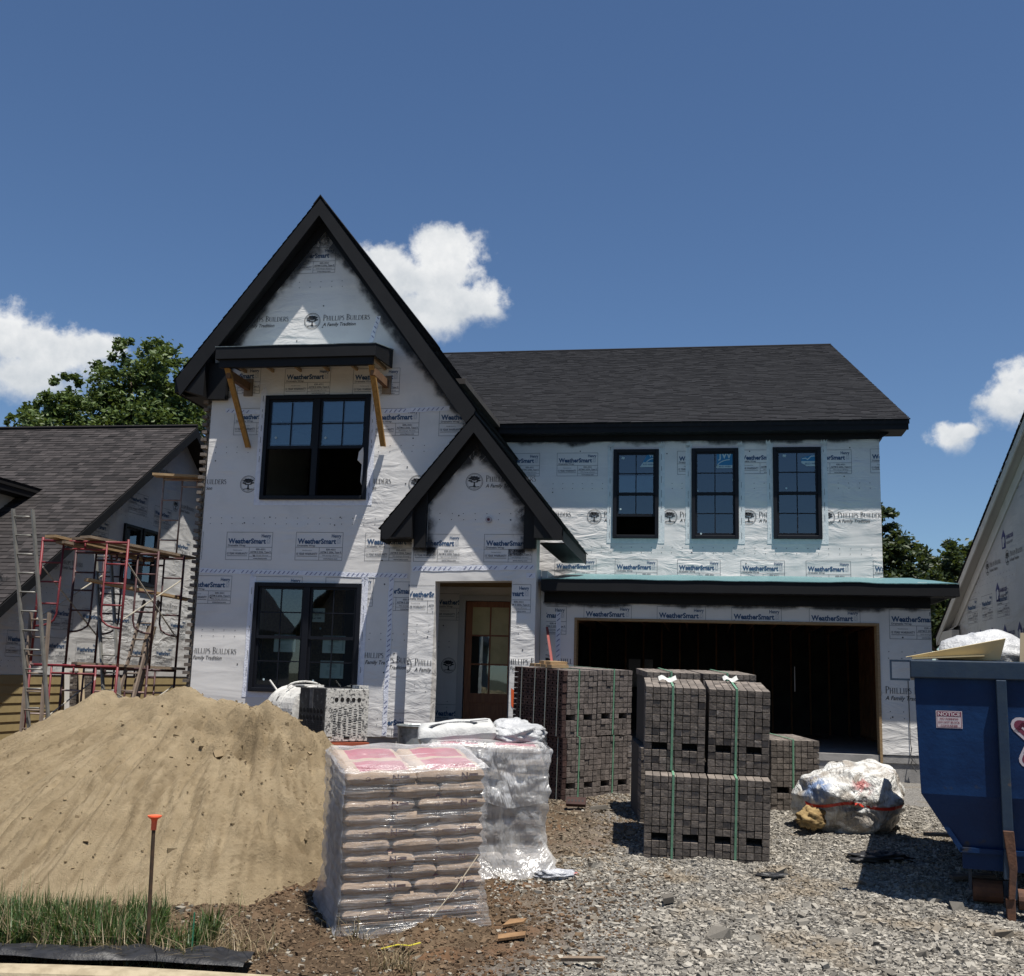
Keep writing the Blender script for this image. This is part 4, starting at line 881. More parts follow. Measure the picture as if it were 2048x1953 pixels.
for y, z in ((2.15, 3.54), (5.86, 6.20), (7.1, 5.5), (6.6, 2.95), (.4, 3.0)): print_at(ME_PB, NL, (XN, y, z), u=u)
fasteners(NL, [(.2, 7.5, 1.4, 3.1), (3.4, 8, 3.2, 5.2)], XN, (1.42, 2.9, 4.9), 12, u='+', holes=NW, dens=.7)
s = MB(); s.bar((XN+.30, 2.70, -.1), (XN+.05, 2.86, 1.45), .14, .03, (1, 0, 0)); tag(s.build('trim_board', TRIM_LIGHT), 'long white trim board leaning on the brick panel of the left house', 'board', 'boards leaning on the left house')
s = MB(); s.bar((XN+.30, 3.30, -.1), (XN+.08, 3.34, 1.46), .17, .03, (1, 0, 0)); tag(s.build('trim_board', mat('tan_board', (.52, .42, .28), (.46, .37, .25), 5, .7)), 'tan trim board leaning in the middle of the brick panel of the left house', 'board', 'boards leaning on the left house')

NRH = empty('house', (9, 6, 0), label='neighbouring house with steep gable, cream trim and navy-printed house wrap at right edge', cat='house')
XR, RAY, RAZ, RS = 5.6, -.35, 7.2, .43
def nr(mb, name, material, parent=None, **k): return mb.build(name, material, parent or NRH, **k)
rz_ = lambda y, d=0: 2.84+.428*(8.87-y)-d if y > -3 else 2.84+.428*11.87-.43*(-3-y)-d
ROUT = [(10.3, .2), (10.3, 2.30), (8.9, 2.62), (-3, rz_(-3, .24)), (-8, rz_(-8, .24)), (-8, .2)]
RWIN = [(8.0, 8.7, 1.0, 2.32), (5.1, 7.0, 1.0, 2.35)]
wall_poly('wall', ROUT, [rect(*w) for w in RWIN], (0, 1, 0), (XR, 0, 0), .16, W_NBR, NRH, (1, 0, 0))
s = MB(); s.box((XR+.165, 10.1, .2), (14, 10.3, 2.9)); s.box((XR+.165, -8, .2), (14, -7.8, 4.5)); s.box((XR+2.5, -7, .3), (XR+2.6, 10, 5)); nr(s, 'wall', W_NBR)
s = MB(); s.box((XR+.02, -8, -.6), (XR+.3, 10.3, .2)); nr(s, 'foundation', CONC)
SOFT = mat('cream_soffit', (.40, .385, .36), rough=.7)
XE = XR-.20
for ya, yb in ((9.15, -3.0), (-3.0, -8.4)):
    za, zb = rz_(ya), rz_(yb); b = MB(); b.prism([(XE+.03, ya, za-.02), (XE+.03, yb, zb-.02), (XE+.03, yb, zb-.17), (XE+.03, ya, za-.17)], (0, 0, 0), (8.6, 0, 0)); o = nr(b, 'roof', SOFT)
    if ya > 5: shingles(o, (XE-.03, ya+.02, za-.02), (14, ya+.02, za-.02), (14, yb, zb-.02), (XE-.03, yb, zb-.02), SH_MAIN, seed=91)
    b = MB(); b.prism([(XE, ya, za-.03), (XE, yb, zb-.03), (XE, yb, zb-.21), (XE, ya, za-.21)], (0, 0, 0), (.028, 0, 0)); nr(b, 'rake_board', TRIM_LIGHT)
    b = MB(); b.prism([(XR-.025, ya, za-.19), (XR-.025, yb, zb-.19), (XR-.025, yb, zb-.44), (XR-.025, ya, za-.44)], (0, 0, 0), (.023, 0, 0)); nr(b, 'frieze_board', TRIM_LIGHT)
b = MB(); b.box((XE+.01, 7.5, 2.52), (XR-.028, 9.1, 2.80)); b.add([(XE+.01, 7.5, 2.805), (XR-.028, 7.5, 2.92), (XR-.028, 9.1, 2.84), (XE+.01, 9.1, 2.805)], [(0, 1, 2, 3)]); nr(b, 'eave_return', TRIM_LIGHT)
b = MB(); b.box((XR-.03, 7.6, 2.30), (XR-.003, 9.2, 2.515)); nr(b, 'frieze_board', TRIM_LIGHT)
u = (0, -1, 0)
for y in (10.0, 8.85, 7.7, 6.65, 5.7, 4.75, 3.8, 2.8): print_at(ME_BC, NRH, (XR, y, 2.22 if y > 7.6 else 2.52), u=u)
for y in (6.75, 5.5, 4.3): print_at(ME_WS, NRH, (XR, y, 2.88), u=u)
print_at(ME_BC, NRH, (XR, 4.2, 3.35), u=u); print_at(ME_BC, NRH, (XR, 3.6, 4.3), u=u)
for y, z in ((4.9, 3.9), (6.6, 3.75), (3.4, 3.95), (3.2, 5.2)): print_at(ME_PB, NRH, (XR, y, z), u=u)
for w in RWIN: make_window(NRH, *w, XR, 1, axis='-', gx=1, rows=1)
fasteners(NRH, [(3.0, 8.5, 2.9, 4.2)], XR, (3.6,), 14, u='-', dens=.6)

# houses across the street, seen only as reflections in the glass
for nm, x, y, w, hgt, lab in (('house', -19, -44, 9, 4.2, 'right of the two dark gabled houses across the street, reflected in the lower window'), ('house', -33, -46, 10, 4.5, 'left of the two dark houses across the street, reflected in the lower window')):
    F_ = empty(nm, (x, y, -.7), label=lab, cat='house', group='houses across the street')
    s = MB(); s.box((x-w/2, y-8, -.8), (x+w/2, y, hgt)); s.xz([(x-w/2, hgt), (x+w/2, hgt), (x, hgt+w*.55)], y-8, y); s.build('wall', mat('taupe_wall', (.16, .15, .15)), F_)
    for sx in (-1, 1): s = MB(); s.xz([(x, hgt+w*.55+.35), (x+sx*(w/2+.6), hgt-.5), (x+sx*(w/2+.6), hgt-.85), (x, hgt+w*.55)], y-8.4, y+.5); s.build('roof', TRIM, F_)

# ------------------------------------------------------------------ trees
def leaf_material(name, lo, hi):
    M = bpy.data.materials.new(name); M.use_nodes = True; n = NT(M.node_tree); n.n.clear()
    at = n.node('ShaderNodeAttribute'); at.attribute_name = 'tone'; c = n.mix(at.outputs['Fac'], lo, hi)
    df = n.node('ShaderNodeBsdfPrincipled'); n.put(df.inputs['Base Color'], c); df.inputs['Roughness'].default_value = .5; df.inputs['Specular IOR Level'].default_value = .35
    tl = n.node('ShaderNodeBsdfTranslucent'); n.put(tl.inputs[0], n.mix(.5, c, (.16, .20, .03)))
    mx = n.node('ShaderNodeMixShader'); mx.inputs[0].default_value = .22; n.l.new(df.outputs[0], mx.inputs[1]); n.l.new(tl.outputs[0], mx.inputs[2])
    o = n.node('ShaderNodeOutputMaterial'); n.l.new(mx.outputs[0], o.inputs[0]); return M
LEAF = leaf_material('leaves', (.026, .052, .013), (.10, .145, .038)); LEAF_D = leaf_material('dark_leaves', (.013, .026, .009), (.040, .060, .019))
BARK = mat('bark', (.09, .07, .055), (.06, .047, .038), 6, .95, .6, 20)
def tree(loc, height, lobes, n, size, label, group, leafmat, seed):
    rr = np.random.default_rng(seed); T = empty('tree', loc, label=label, cat='tree', group=group); L0 = np.array(loc)
    tr = MB(); base = Vector(loc); top = base+Vector((rr.uniform(-.3, .3), rr.uniform(-.3, .3), height*.72)); pts = [base.lerp(top, i/6)+Vector((.1*math.sin(i*1.7), .1*math.cos(i*2.1), 0))*(i > 0) for i in range(7)]
    tr.tube(pts, height*.026, 8, r2=height*.008)
    for cx, cy, cz, rx, rzv in lobes:
        e = base+Vector((cx, cy, cz)); st_ = base.lerp(top, min(.9, max(.3, (cz-rzv)/height))); m_ = st_.lerp(e, .5)+Vector((0, 0, -.15*rx)); tr.tube([st_, m_, e-(e-m_)*.15], height*.009, 6, r2=height*.003)
    tr.build('trunk', BARK, T, smooth=True)
    P, tone = [], []; tot = sum(l[3]**2*l[4] for l in lobes)
    for cx, cy, cz, rx, rzv in lobes:
        k = int(n*(rx**2*rzv)/tot); nc = max(10, int(k/46)); d = rr.normal(size=(nc, 3)); d /= np.linalg.norm(d, axis=1)[:, None]; rad = rr.uniform(.45, 1.06, nc)**.6
        cen = d*rad[:, None]*[rx, rx, rzv]+[cx, cy, cz]; ct = rr.uniform(.0, 1, nc); ci = rr.integers(0, nc, k); sp = rr.normal(size=(k, 3))*rx*.13
        P.append(cen[ci]+sp*[1, 1, .75]); tone.append(np.clip(ct[ci]*.6+rr.uniform(0, .5, k), 0, 1))
    P = np.concatenate(P)+L0; tone = np.concatenate(tone); k = len(P)
    a = rr.normal(size=(k, 3)); a[:, 2] *= .6; a /= np.linalg.norm(a, axis=1)[:, None]; b = np.cross(a, rr.normal(size=(k, 3))); b /= np.linalg.norm(b, axis=1)[:, None]
    s_ = (size*rr.uniform(.6, 1.3, k))[:, None]; c_ = np.cross(a, b)*s_*.12
    V_ = np.stack([P-a*s_, P-b*s_*.55+c_, P+a*s_, P+b*s_*.55+c_], 1).reshape(-1, 3); F4 = np.arange(4*k).reshape(-1, 4)
    cr = obj('crown', np_mesh('crown', V_, F4, leafmat, tone), T); return T
tree((-22.7, 21.8, 0), 15, [(-.6, 0, 14.2, .75, .75), (.5, 0, 13.7, 1.1, .95), (-1.3, .2, 13.0, 1.0, .95), (1.5, -.2, 13.2, 1.1, 1.0), (0, 0, 12.4, 1.7, 1.2), (2.1, .3, 12.0, 1.1, 1.3), (-1.4, 0, 11.6, 1.5, 1.2), (.6, .2, 11.0, 2.1, 1.4), (2.4, 0, 10.4, 1.4, 1.4), (0, 0, 9.2, 2.4, 1.5)], 27000, .115, 'tall broad green tree behind the ridge of the left neighbouring house', 'trees behind the houses', LEAF, 5)
tree((-24.3, 18.8, 0), 12.6, [(.25, 0, 12.0, .55, .65), (.1, 0, 11.3, .85, .7), (-.8, 0, 10.9, .7, .5), (-1.5, 0, 10.55, .55, .4), (.9, 0, 10.9, .75, .7), (0, 0, 10.1, 1.5, .8), (.4, 0, 9.2, 1.7, .9)], 14000, .105, 'shorter rounded tree left of the tall one behind the left roof', 'trees behind the houses', LEAF, 6)
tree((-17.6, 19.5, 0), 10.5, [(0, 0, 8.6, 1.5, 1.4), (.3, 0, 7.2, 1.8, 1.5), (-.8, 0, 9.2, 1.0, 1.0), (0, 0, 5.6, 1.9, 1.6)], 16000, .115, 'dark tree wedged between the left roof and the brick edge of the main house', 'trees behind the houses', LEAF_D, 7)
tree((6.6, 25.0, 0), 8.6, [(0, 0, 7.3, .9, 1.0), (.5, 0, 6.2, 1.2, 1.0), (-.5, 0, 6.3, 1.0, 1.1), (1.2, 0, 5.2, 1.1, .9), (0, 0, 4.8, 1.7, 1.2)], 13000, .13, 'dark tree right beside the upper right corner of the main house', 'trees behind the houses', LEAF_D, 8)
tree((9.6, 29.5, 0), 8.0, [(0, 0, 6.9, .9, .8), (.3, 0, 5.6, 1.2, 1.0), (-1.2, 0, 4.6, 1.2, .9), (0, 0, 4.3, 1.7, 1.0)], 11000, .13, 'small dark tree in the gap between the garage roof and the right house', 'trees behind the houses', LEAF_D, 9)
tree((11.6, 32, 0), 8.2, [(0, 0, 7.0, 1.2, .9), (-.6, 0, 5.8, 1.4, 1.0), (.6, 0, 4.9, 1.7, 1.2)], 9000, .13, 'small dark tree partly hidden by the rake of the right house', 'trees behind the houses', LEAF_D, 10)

# ------------------------------------------------------------------ sand pile
def sand_material():
    M = bpy.data.materials.new('sand'); M.use_nodes = True; n = NT(M.node_tree); b = n.n['Principled BSDF']; tc = n.node('ShaderNodeTexCoord').outputs['Object']
    at = n.node('ShaderNodeAttribute'); at.attribute_name = 'damp_shade'
    c = n.mix(n.ramp(n.noise(tc, 3.0, 6), .35, .7), (.285, .222, .138), (.355, .282, .180)); c = n.mix(n.m('MULTIPLY', at.outputs['Fac'], .60, clamp=True), c, (.155, .113, .066))
    c = n.mix(n.ramp(n.noise(tc, 140, 2), .62, .75, 0, .5), c, (.11, .082, .05)); n.put(b.inputs['Base Color'], c); b.inputs['Roughness'].default_value = .95; b.inputs['Specular IOR Level'].default_value = .1
    bn = n.node('ShaderNodeBump'); bn.inputs['Strength'].default_value = 1.0; bn.inputs['Distance'].default_value = .035; n.l.new(n.m('ADD', n.noise(tc, 32, 7, .75), n.m('MULTIPLY', n.noise(tc, 150, 3), .5)), bn.inputs['Height']); n.l.new(bn.outputs[0], b.inputs['Normal']); return M
RIDGE = [(-9.6, -6.9, .05), (-8.6, -6.75, .40), (-7.89, -6.74, .52), (-7.4, -6.3, .93), (-7.04, -6.19, 1.13), (-6.65, -6.28, 1.06), (-5.79, -6.5, 1.19), (-5.4, -6.52, 1.12), (-5.0, -6.55, 1.12), (-4.6, -6.56, 1.01), (-4.2, -6.66, .80), (-3.93, -6.79, .60)]
def sand_pile():
    st = .026; xs = np.arange(-11, -1.9, st); ys = np.arange(-10.2, -2.6, st*1.15); X, Y = np.meshgrid(xs, ys)
    best = np.full(X.shape, -9.0); foot = np.zeros(X.shape)
    L = 0
    for (a, b) in zip(RIDGE[:-1], RIDGE[1:]):
        ax, ay, az = a; bx, by, bz = b; l2 = (bx-ax)**2+(by-ay)**2
        t = np.clip(((X-ax)*(bx-ax)+(Y-ay)*(by-ay))/l2, 0, 1); d = np.hypot(X-ax-t*(bx-ax), Y-ay-t*(by-ay)); zr = az+t*(bz-az)
        front = np.where(Y < ay, .615, .70)+.15*np.clip((X+4.1)/.6, 0, 1); h = zr-front*np.maximum(0, d-.04)-.03*np.minimum(d, 1.5)*np.cos(d*2.2)
        m = h > best; best = np.where(m, h, best); foot = np.where(m, L+t*math.sqrt(l2)+.35*np.arctan2(X-ax-t*(bx-ax), -(Y-ay-t*(by-ay)))*d, foot); L += math.sqrt(l2)
    g = G(X, Y); hgt = best-g
    # slide streaks run downslope: noise stretched along the fall line
    dd = np.clip((1.2-best)/1.7, 0, 1); mask = np.clip(hgt/.35, 0, 1)
    ang = np.arctan2(X+5.6, -(Y+4.6)); fan = ang*4.4
    str1 = fbm(fan*3.1+.5*vnoise(X*1.1, Y*1.1, 2), dd*1.6, 3, 41); str2 = fbm(fan*9+.9*vnoise(X*2, Y*2, 4), dd*2.6, 4, 57, .62)
    z = best+mask*(.055*str1*np.clip(dd*2.5, .2, 1)+.036*str2*np.clip(dd*3, .1, 1)) + mask*.020*fbm(X*2.4, Y*2.4, 4, 7)
    str3 = fbm(fan*26+1.2*vnoise(X*1.5, Y*1.5, 6), dd*3.5, 3, 97, .6); z = z+mask*.016*str3*np.clip(dd*3, .15, 1)
    z = z+np.clip(1-dd*5, 0, 1)*(.05*fbm(X*3.3, Y*3.3, 4, 101)+.03*np.abs(vnoise(X*8, Y*8, 103)))
    line = np.clip(1-np.abs(fbm(fan*8.5+1.0*vnoise(X*1.3, Y*1.3, 12), dd*1.3, 3, 131, .6))*6, 0, 1)*np.clip(dd*3-.25, 0, 1); z = z-mask*.030*line
    # collapsed moist clods near the crest and at the right foot
    cl = np.exp(-((X+4.75)**2/.55+(Y+7.0)**2/.16))+.9*np.exp(-((X+3.75)**2/.22+(Y+8.25)**2/.35))+.35*np.exp(-((X+6.3)**2/.5+(Y+7.0)**2/.05))
    z += mask*cl*(.15*fbm(X*5.5, Y*5.5, 4, 21)-.12*np.abs(vnoise(X*5, Y*5, 23))-.11*np.clip(1-np.abs(fbm(X*3.2, Y*3.2, 2, 141))*7, 0, 1))+mask*np.clip(1-dd*3.2, 0, 1)*(.030*fbm(X*9, Y*9, 3, 151)+.035*np.clip(fbm(X*4.5, Y*4.5, 3, 153), 0, 1))
    z += mask*(.007*fbm(X*15, Y*15, 2, 77)+.022*np.clip(fbm(X*6, Y*6, 3, 79)-.35, 0, 1)*np.clip(1.4-dd*2.2, .15, 1))
    damp_shade = 1.25*line*np.clip(.4+vnoise(X*2, Y*2, 15), 0, 1)+.7*cl*np.clip(1-np.abs(fbm(X*3.2, Y*3.2, 2, 141))*7, 0, 1)+np.clip(cl*(.55+.6*fbm(X*4, Y*4, 3, 29)), 0, 1)+.40*np.clip(str2*3.2-1.2, 0, 1)*np.clip(dd*2, 0, 1)+.8*np.clip(str3*3.2-1.1, 0, 1)*np.clip(dd*2-.1, 0, 1)+.35*np.clip(fbm(X*1.2, Y*3.5, 4, 88)-.35, 0, 1)  # damp clods, plus groove and crack shade put into the colour
    z = np.where(hgt > -.12, z, g-.10); keep = (hgt > -.10)
    ny, nx = X.shape; idx = np.arange(nx*ny).reshape(ny, nx); kq = keep[:-1,:-1] | keep[1:,1:] | keep[1:,:-1] | keep[:-1,1:]
    f = np.stack([idx[:-1,:-1], idx[:-1,1:], idx[1:,1:], idx[1:,:-1]], -1)[kq]
    used, inv = np.unique(f, return_inverse=True); V_ = np.stack([X, Y, z], -1).reshape(-1, 3)[used]
    me = np_mesh('sand_pile', V_, inv.reshape(-1, 4), sand_material(), smooth=True); at = me.attributes.new('damp_shade', 'FLOAT', 'POINT'); at.data.foreach_set('value', np.clip(damp_shade, 0, 1).reshape(-1)[used].astype(np.float32))
    o = obj('sand_pile', me); tag(o, 'large heap of tan masonry sand in front of the house', 'sand pile')
    return lambda x, y: float(z[int(np.clip((y+10.2)/(st*1.15), 0, ny-1)), int(np.clip((x+11)/st, 0, nx-1))])
SANDZ = sand_pile()
SANDC = None

# ------------------------------------------------------------------ scattered stones, clods and grass (stuff)
def stones(name, xy, size, material, label, zf=Gn, sink=.25, seed=3, flat=.62):
    rr = np.random.default_rng(seed); k = len(xy); base = np.array([(-1,-1,-1),(1,-1,-1),(1,1,-1),(-1,1,-1),(-1,-1,1),(1,-1,1),(1,1,1),(-1,1,1)], float)*.5
    V_ = base[None]*(1+rr.uniform(-.45, .35, (k, 8, 3))); V_ *= (size[:, None]*np.stack([rr.uniform(.7, 1.3, k), rr.uniform(.6, 1.1, k), rr.uniform(.4, flat+.3, k)], 1))[:, None]
    a = rr.uniform(0, 2*np.pi, k); t = rr.normal(0, .35, k); ca, sa = np.cos(a)[:, None], np.sin(a)[:, None]; ct, stt = np.cos(t)[:, None], np.sin(t)[:, None]
    x, y, z = V_[..., 0], V_[..., 1], V_[..., 2]; y, z = y*ct-z*stt, y*stt+z*ct; x, y = x*ca-y*sa, x*sa+y*ca
    P = np.stack([x+xy[:, 0:1], y+xy[:, 1:2], z+(zf(xy[:, 0], xy[:, 1])+size*(.5*flat-sink))[:, None]], -1)
    q = np.array([(4,5,6,7),(0,1,5,4),(1,2,6,5),(2,3,7,6),(3,0,4,7)]); F4 = (q[None]+8*np.arange(k)[:, None, None]).reshape(-1, 4)
    o = obj(name, np_mesh(name, P.reshape(-1, 3), F4, material, np.repeat(rr.uniform(0, 1, k), 5))); tag(o, label, kind='stuff'); return o
def stone_material(name, lo, hi, c3):
    M = bpy.data.materials.new(name); M.use_nodes = True; n = NT(M.node_tree); b = n.n['Principled BSDF']; at = n.node('ShaderNodeAttribute'); at.attribute_name = 'tone'
    tc = n.node('ShaderNodeTexCoord').outputs['Object']; c = n.mix(at.outputs['Fac'], lo, hi); c = n.mix(n.ramp(n.noise(tc, 1.6, 4), .5, .72, 0, .7), c, c3); c = n.mix(n.ramp(n.noise(tc, 60, 3), .5, .8, 0, .5), c, tuple(x*.5 for x in lo))
    n.put(b.inputs['Base Color'], c); b.inputs['Roughness'].default_value = .9; b.inputs['Specular IOR Level'].default_value = .2; return M
def spread(n, x0, x1, y0, y1, dens, seed):
    rr = np.random.default_rng(seed); p = np.stack([rr.uniform(x0, x1, n), rr.uniform(y0, y1, n)], 1); return p[rr.uniform(0, 1, n) < dens(p[:, 0], p[:, 1])]
edge = lambda x, y: np.clip((x+1.75+.8*fbm(x*.8, y*.8, 3, 61))/1.5, 0, 1)**1.5
GRAVEL = stone_material('crushed_stone', (.098, .089, .077), (.36, .335, .29), (.20, .16, .112))
p = spread(200000, -3.4, 4.7, -10.9, -3.2, edge, 5); stones('gravel', p, (rng.gamma(2.4, .0058, len(p))+.009)*np.clip(.75-.06*(p[:, 1]+6), .75, 1.1), GRAVEL, 'loose crushed grey stone covering the driveway', seed=6)
p = spread(2600, -2.6, 4.8, -11.0, -7.0, lambda x, y: edge(x, y)*np.clip((-6.5-y)/3, 0, 1), 15); stones('gravel', p, rng.gamma(2.5, .010, len(p))+.02, GRAVEL, 'larger broken stones along the street edge of the driveway', seed=16)
p = spread(16000, -3.0, -.3, -7.6, -3.2, lambda x, y: np.clip(.55+.6*fbm(x*1.5, y*1.5, 3, 66), 0, 1), 55); stones('gravel', p, rng.gamma(2.0, .006, len(p))+.008, stone_material('dusty_gravel', (.085, .066, .046), (.23, .19, .14), (.15, .10, .062)), 'dusty brown gravel between the bag pallets and the left brick stack', seed=56)
CLOD = stone_material('dirt_clods', (.055, .036, .022), (.145, .100, .062), (.14, .075, .04))
p = spread(26000, -5.0, -.4, -11.0, -7.4, lambda x, y: 1-edge(x, y)*.8, 25); stones('dirt_clods', p, rng.gamma(1.2, .007, len(p))+.005, CLOD, 'brown dirt clods and crumbs around the bag pallets', seed=26)
p = spread(1500, -5.0, -.4, -11.0, -7.6, lambda x, y: 1-edge(x, y)*.6, 35); stones('pebbles', p, rng.gamma(2.2, .006, len(p))+.006, stone_material('pale_pebbles', (.17, .15, .12), (.28, .26, .22), (.2, .16, .12)), 'pale pebbles sprinkled on the dirt', seed=36)

def grass(name, n, region, hmin, hmax, lo, hi, label, seed, lean=.45, wd=.006, clump=True):
    rr = np.random.default_rng(seed); P = region(n, rr); k = len(P); h = rr.uniform(hmin, hmax, k); a = rr.uniform(0, 2*np.pi, k); l = h*np.abs(rr.normal(0, lean, k)); w = wd*rr.uniform(.6, 1.5, k)
    dx, dy = np.cos(a), np.sin(a); px, py = -dy*w, dx*w; z0 = Gn(P[:, 0], P[:, 1])-.02; V_ = []
    for t, ww in ((0, 1), (.5, .8), (1, .08)):
        for sg in (-1, 1): V_.append(np.stack([P[:, 0]+dx*l*t**1.8+px*ww*sg, P[:, 1]+dy*l*t**1.8+py*ww*sg, z0+h*(t-.25*t*t*np.minimum(1.5, l/h))], 1))
    V_ = np.stack(V_, 1).reshape(-1, 3); q = np.array([(0, 1, 3, 2), (2, 3, 5, 4)]); F4 = (q[None]+6*np.arange(k)[:, None, None]).reshape(-1, 4)
    o = obj(name, np_mesh(name, V_, F4, leaf_material(name, lo, hi), np.repeat(rr.uniform(0, 1, k), 2))); tag(o, label, kind='stuff')
def reg(s0, s1, d0, d1, pw=1.0):
    def f(n, rr):
        s_ = rr.uniform(s0, s1, n); d_ = d0+(d1-d0)*rr.uniform(0, 1, n)**pw; p = np.stack([K0.x+KD.x*s_-KN.x*d_, K0.y+KD.y*s_-KN.y*d_], 1)
        keep = fbm(p[:, 0]*2.2, p[:, 1]*2.2, 3, 71) > -.55+.6*np.clip((s_-.7)/.8, 0, 1.6); return p[keep]
    return f
grass('grass', 15000, reg(-4, 1.30, .40, 1.30), .09, .27, (.016, .042, .010), (.056, .105, .026), 'dense green grass between the sand pile and the kerb', 3)
grass('grass', 900, reg(-4, 1.4, .5, 1.4), .22, .44, (.05, .08, .03), (.13, .16, .06), 'tall thin grass stalks in front of the sand pile', 4, lean=.3, wd=.003)
grass('dry_grass', 5200, reg(-3.0, 3.0, .22, 1.25), .10, .34, (.16, .12, .07), (.30, .24, .15), 'dry straw-coloured grass and roots beside the bag pallet', 5, lean=.95, wd=.004)
grass('dry_grass', 700, reg(-.3, 2.2, .05, .35), .04, .13, (.05, .07, .03), (.14, .15, .08), 'low sparse weeds along the kerb', 8, lean=.8)

def crumpled(name, x0, s0, s1, d0, d1, nu, nv, amp, material, lift, seed, fold=3.0):
    vs, fs = [], []
    for i in range(nu+1):
        for j in range(nv+1):
            s_ = s0+(s1-s0)*i/nu; d_ = d0+(d1-d0)*j/nv+.05*float(vnoise(s_*2, seed, 3)); p = K0+KD*s_-KN*d_; h = lift+amp*(abs(float(vnoise(s_*fold, d_*6+s_*1.2, seed)))+.5*abs(float(vnoise(s_*fold*2.7, d_*15, seed+1))))
            if j in (0, nv): h = .012
            vs.append((p.x, p.y, max(float(Gn(p.x, p.y)), -.62)+h))
    for i in range(nu):
        for j in range(nv): k = i*(nv+1)+j; fs.append((k, k+nv+1, k+nv+2, k+1))
    return obj(name, np_mesh(name, vs, fs, material, smooth=True))
SILT = mat('black_silt_fabric', (.012, .012, .013), (.022, .022, .024), 12, .45, .3, 60)
tag(crumpled('silt_fence_fabric', 0, -4, 1.75, .03, .36, 90, 14, .05, SILT, .015, 9), 'black silt fence fabric lying crumpled along the kerb', 'fabric')

# rebar stake with orange cap, thin green stake
def stake():
    T = empty('rebar_stake', (-4.075, -10.34, -.66), label='rusty rebar stake with an orange mushroom safety cap beside the kerb', cat='stake')
    s = MB(); s.tube([(-4.075, -10.34, -.75), (-4.10, -10.35, .26)], .015, 8); s.build('rod', mat('rusty_rod', (.065, .036, .018), (.035, .022, .014), 14, .85), T)
    O = mat('orange_plastic', (.75, .115, .045), rough=.5); s = MB(); c = Vector((-4.10, -10.35, .25)); k = len(s.v); n = 16
    prof = [(.0, .10), (.052, .105), (.052, .095), (.026, .078), (.021, .06), (.020, .0), (.0, .0)]
    vs = [tuple(c+Vector((r_*math.cos(2*math.pi*j/n), r_*math.sin(2*math.pi*j/n), z_))) for r_, z_ in prof for j in range(n)]
    fs = [(i*n+j, i*n+(j+1) % n, (i+1)*n+(j+1) % n, (i+1)*n+j) for i in range(len(prof)-1) for j in range(n)]; s.add(vs, fs); s.build('cap', O, T, smooth=False)
    s = MB(); s.bar((-3.735, -10.32, -.70), (-3.745, -10.30, -.33), .009, .009); tag(s.build('marker_stake', mat('green_plastic', (.02, .13, .07))), 'thin green marker stake in the weeds right of the rebar', 'stake')
stake()

# ------------------------------------------------------------------ strapped cubes of brick
PW_, PL_, PH_ = .0775, .245, .0715
def brick_mesh(name, material, cored=False):
    w, l, h = PW_-.008, PL_-.008, PH_-.007; b = MB(); j = .0022; rr = random.Random(len(name))
    if not cored:
        b.box((0, 0, 0), (w, l, h))
        b.v = [(x+rr.uniform(-j, j), y+rr.uniform(-j, j), z+rr.uniform(-j, j)) for x, y, z in b.v]
    else:  # three square cores open on the -x bed face
        b.add([(w, 0, 0), (w, l, 0), (w, l, h), (w, 0, h), (0, 0, 0), (0, l, 0), (0, l, h), (0, 0, h)], [(0, 1, 2, 3), (0, 4, 5, 1), (3, 2, 6, 7), (0, 3, 7, 4), (1, 5, 6, 2)])
        ys = [0]; s = h*.40; z0, z1 = (h-s)/2, (h+s)/2
        for i in range(3): c = l*(i+.5)/3; ys += [c-s/2, c+s/2]
        ys.append(l)
        b.add([(0, 0, 0), (0, l, 0), (0, l, z0), (0, 0, z0)], [(0, 3, 2, 1)]); b.add([(0, 0, z1), (0, l, z1), (0, l, h), (0, 0, h)], [(0, 3, 2, 1)])
        for i in range(7):
            a, c = ys[i], ys[i+1]; q = [(0, a, z0), (0, c, z0), (0, c, z1), (0, a, z1)]
            if i % 2 == 0: b.add(q, [(0, 3, 2, 1)])
            else: b.add(q+[(.05, y, z) for _, y, z in q], [(0, 1, 5, 4), (1, 2, 6, 5), (2, 3, 7, 6), (3, 0, 4, 7), (4, 5, 6, 7)], 1)
    return b.mesh(name, [material, mat('core_hole', (.012, .008, .007))] if cored else material)
STRAP = mat('green_strap', (.13, .27, .18), (.10, .22, .14), 20, .5); CORE = mat('shaded_inner_bricks', (.045, .04, .037), rough=.95)  # one block for the inner bricks; shade of the gaps is in its colour
brick_sets = {m.name: [brick_mesh('brick', m) for _ in range(3)] for m in (BRICK_G, BRICK_P)}; cored = brick_mesh('brick', BRICK_R, True)
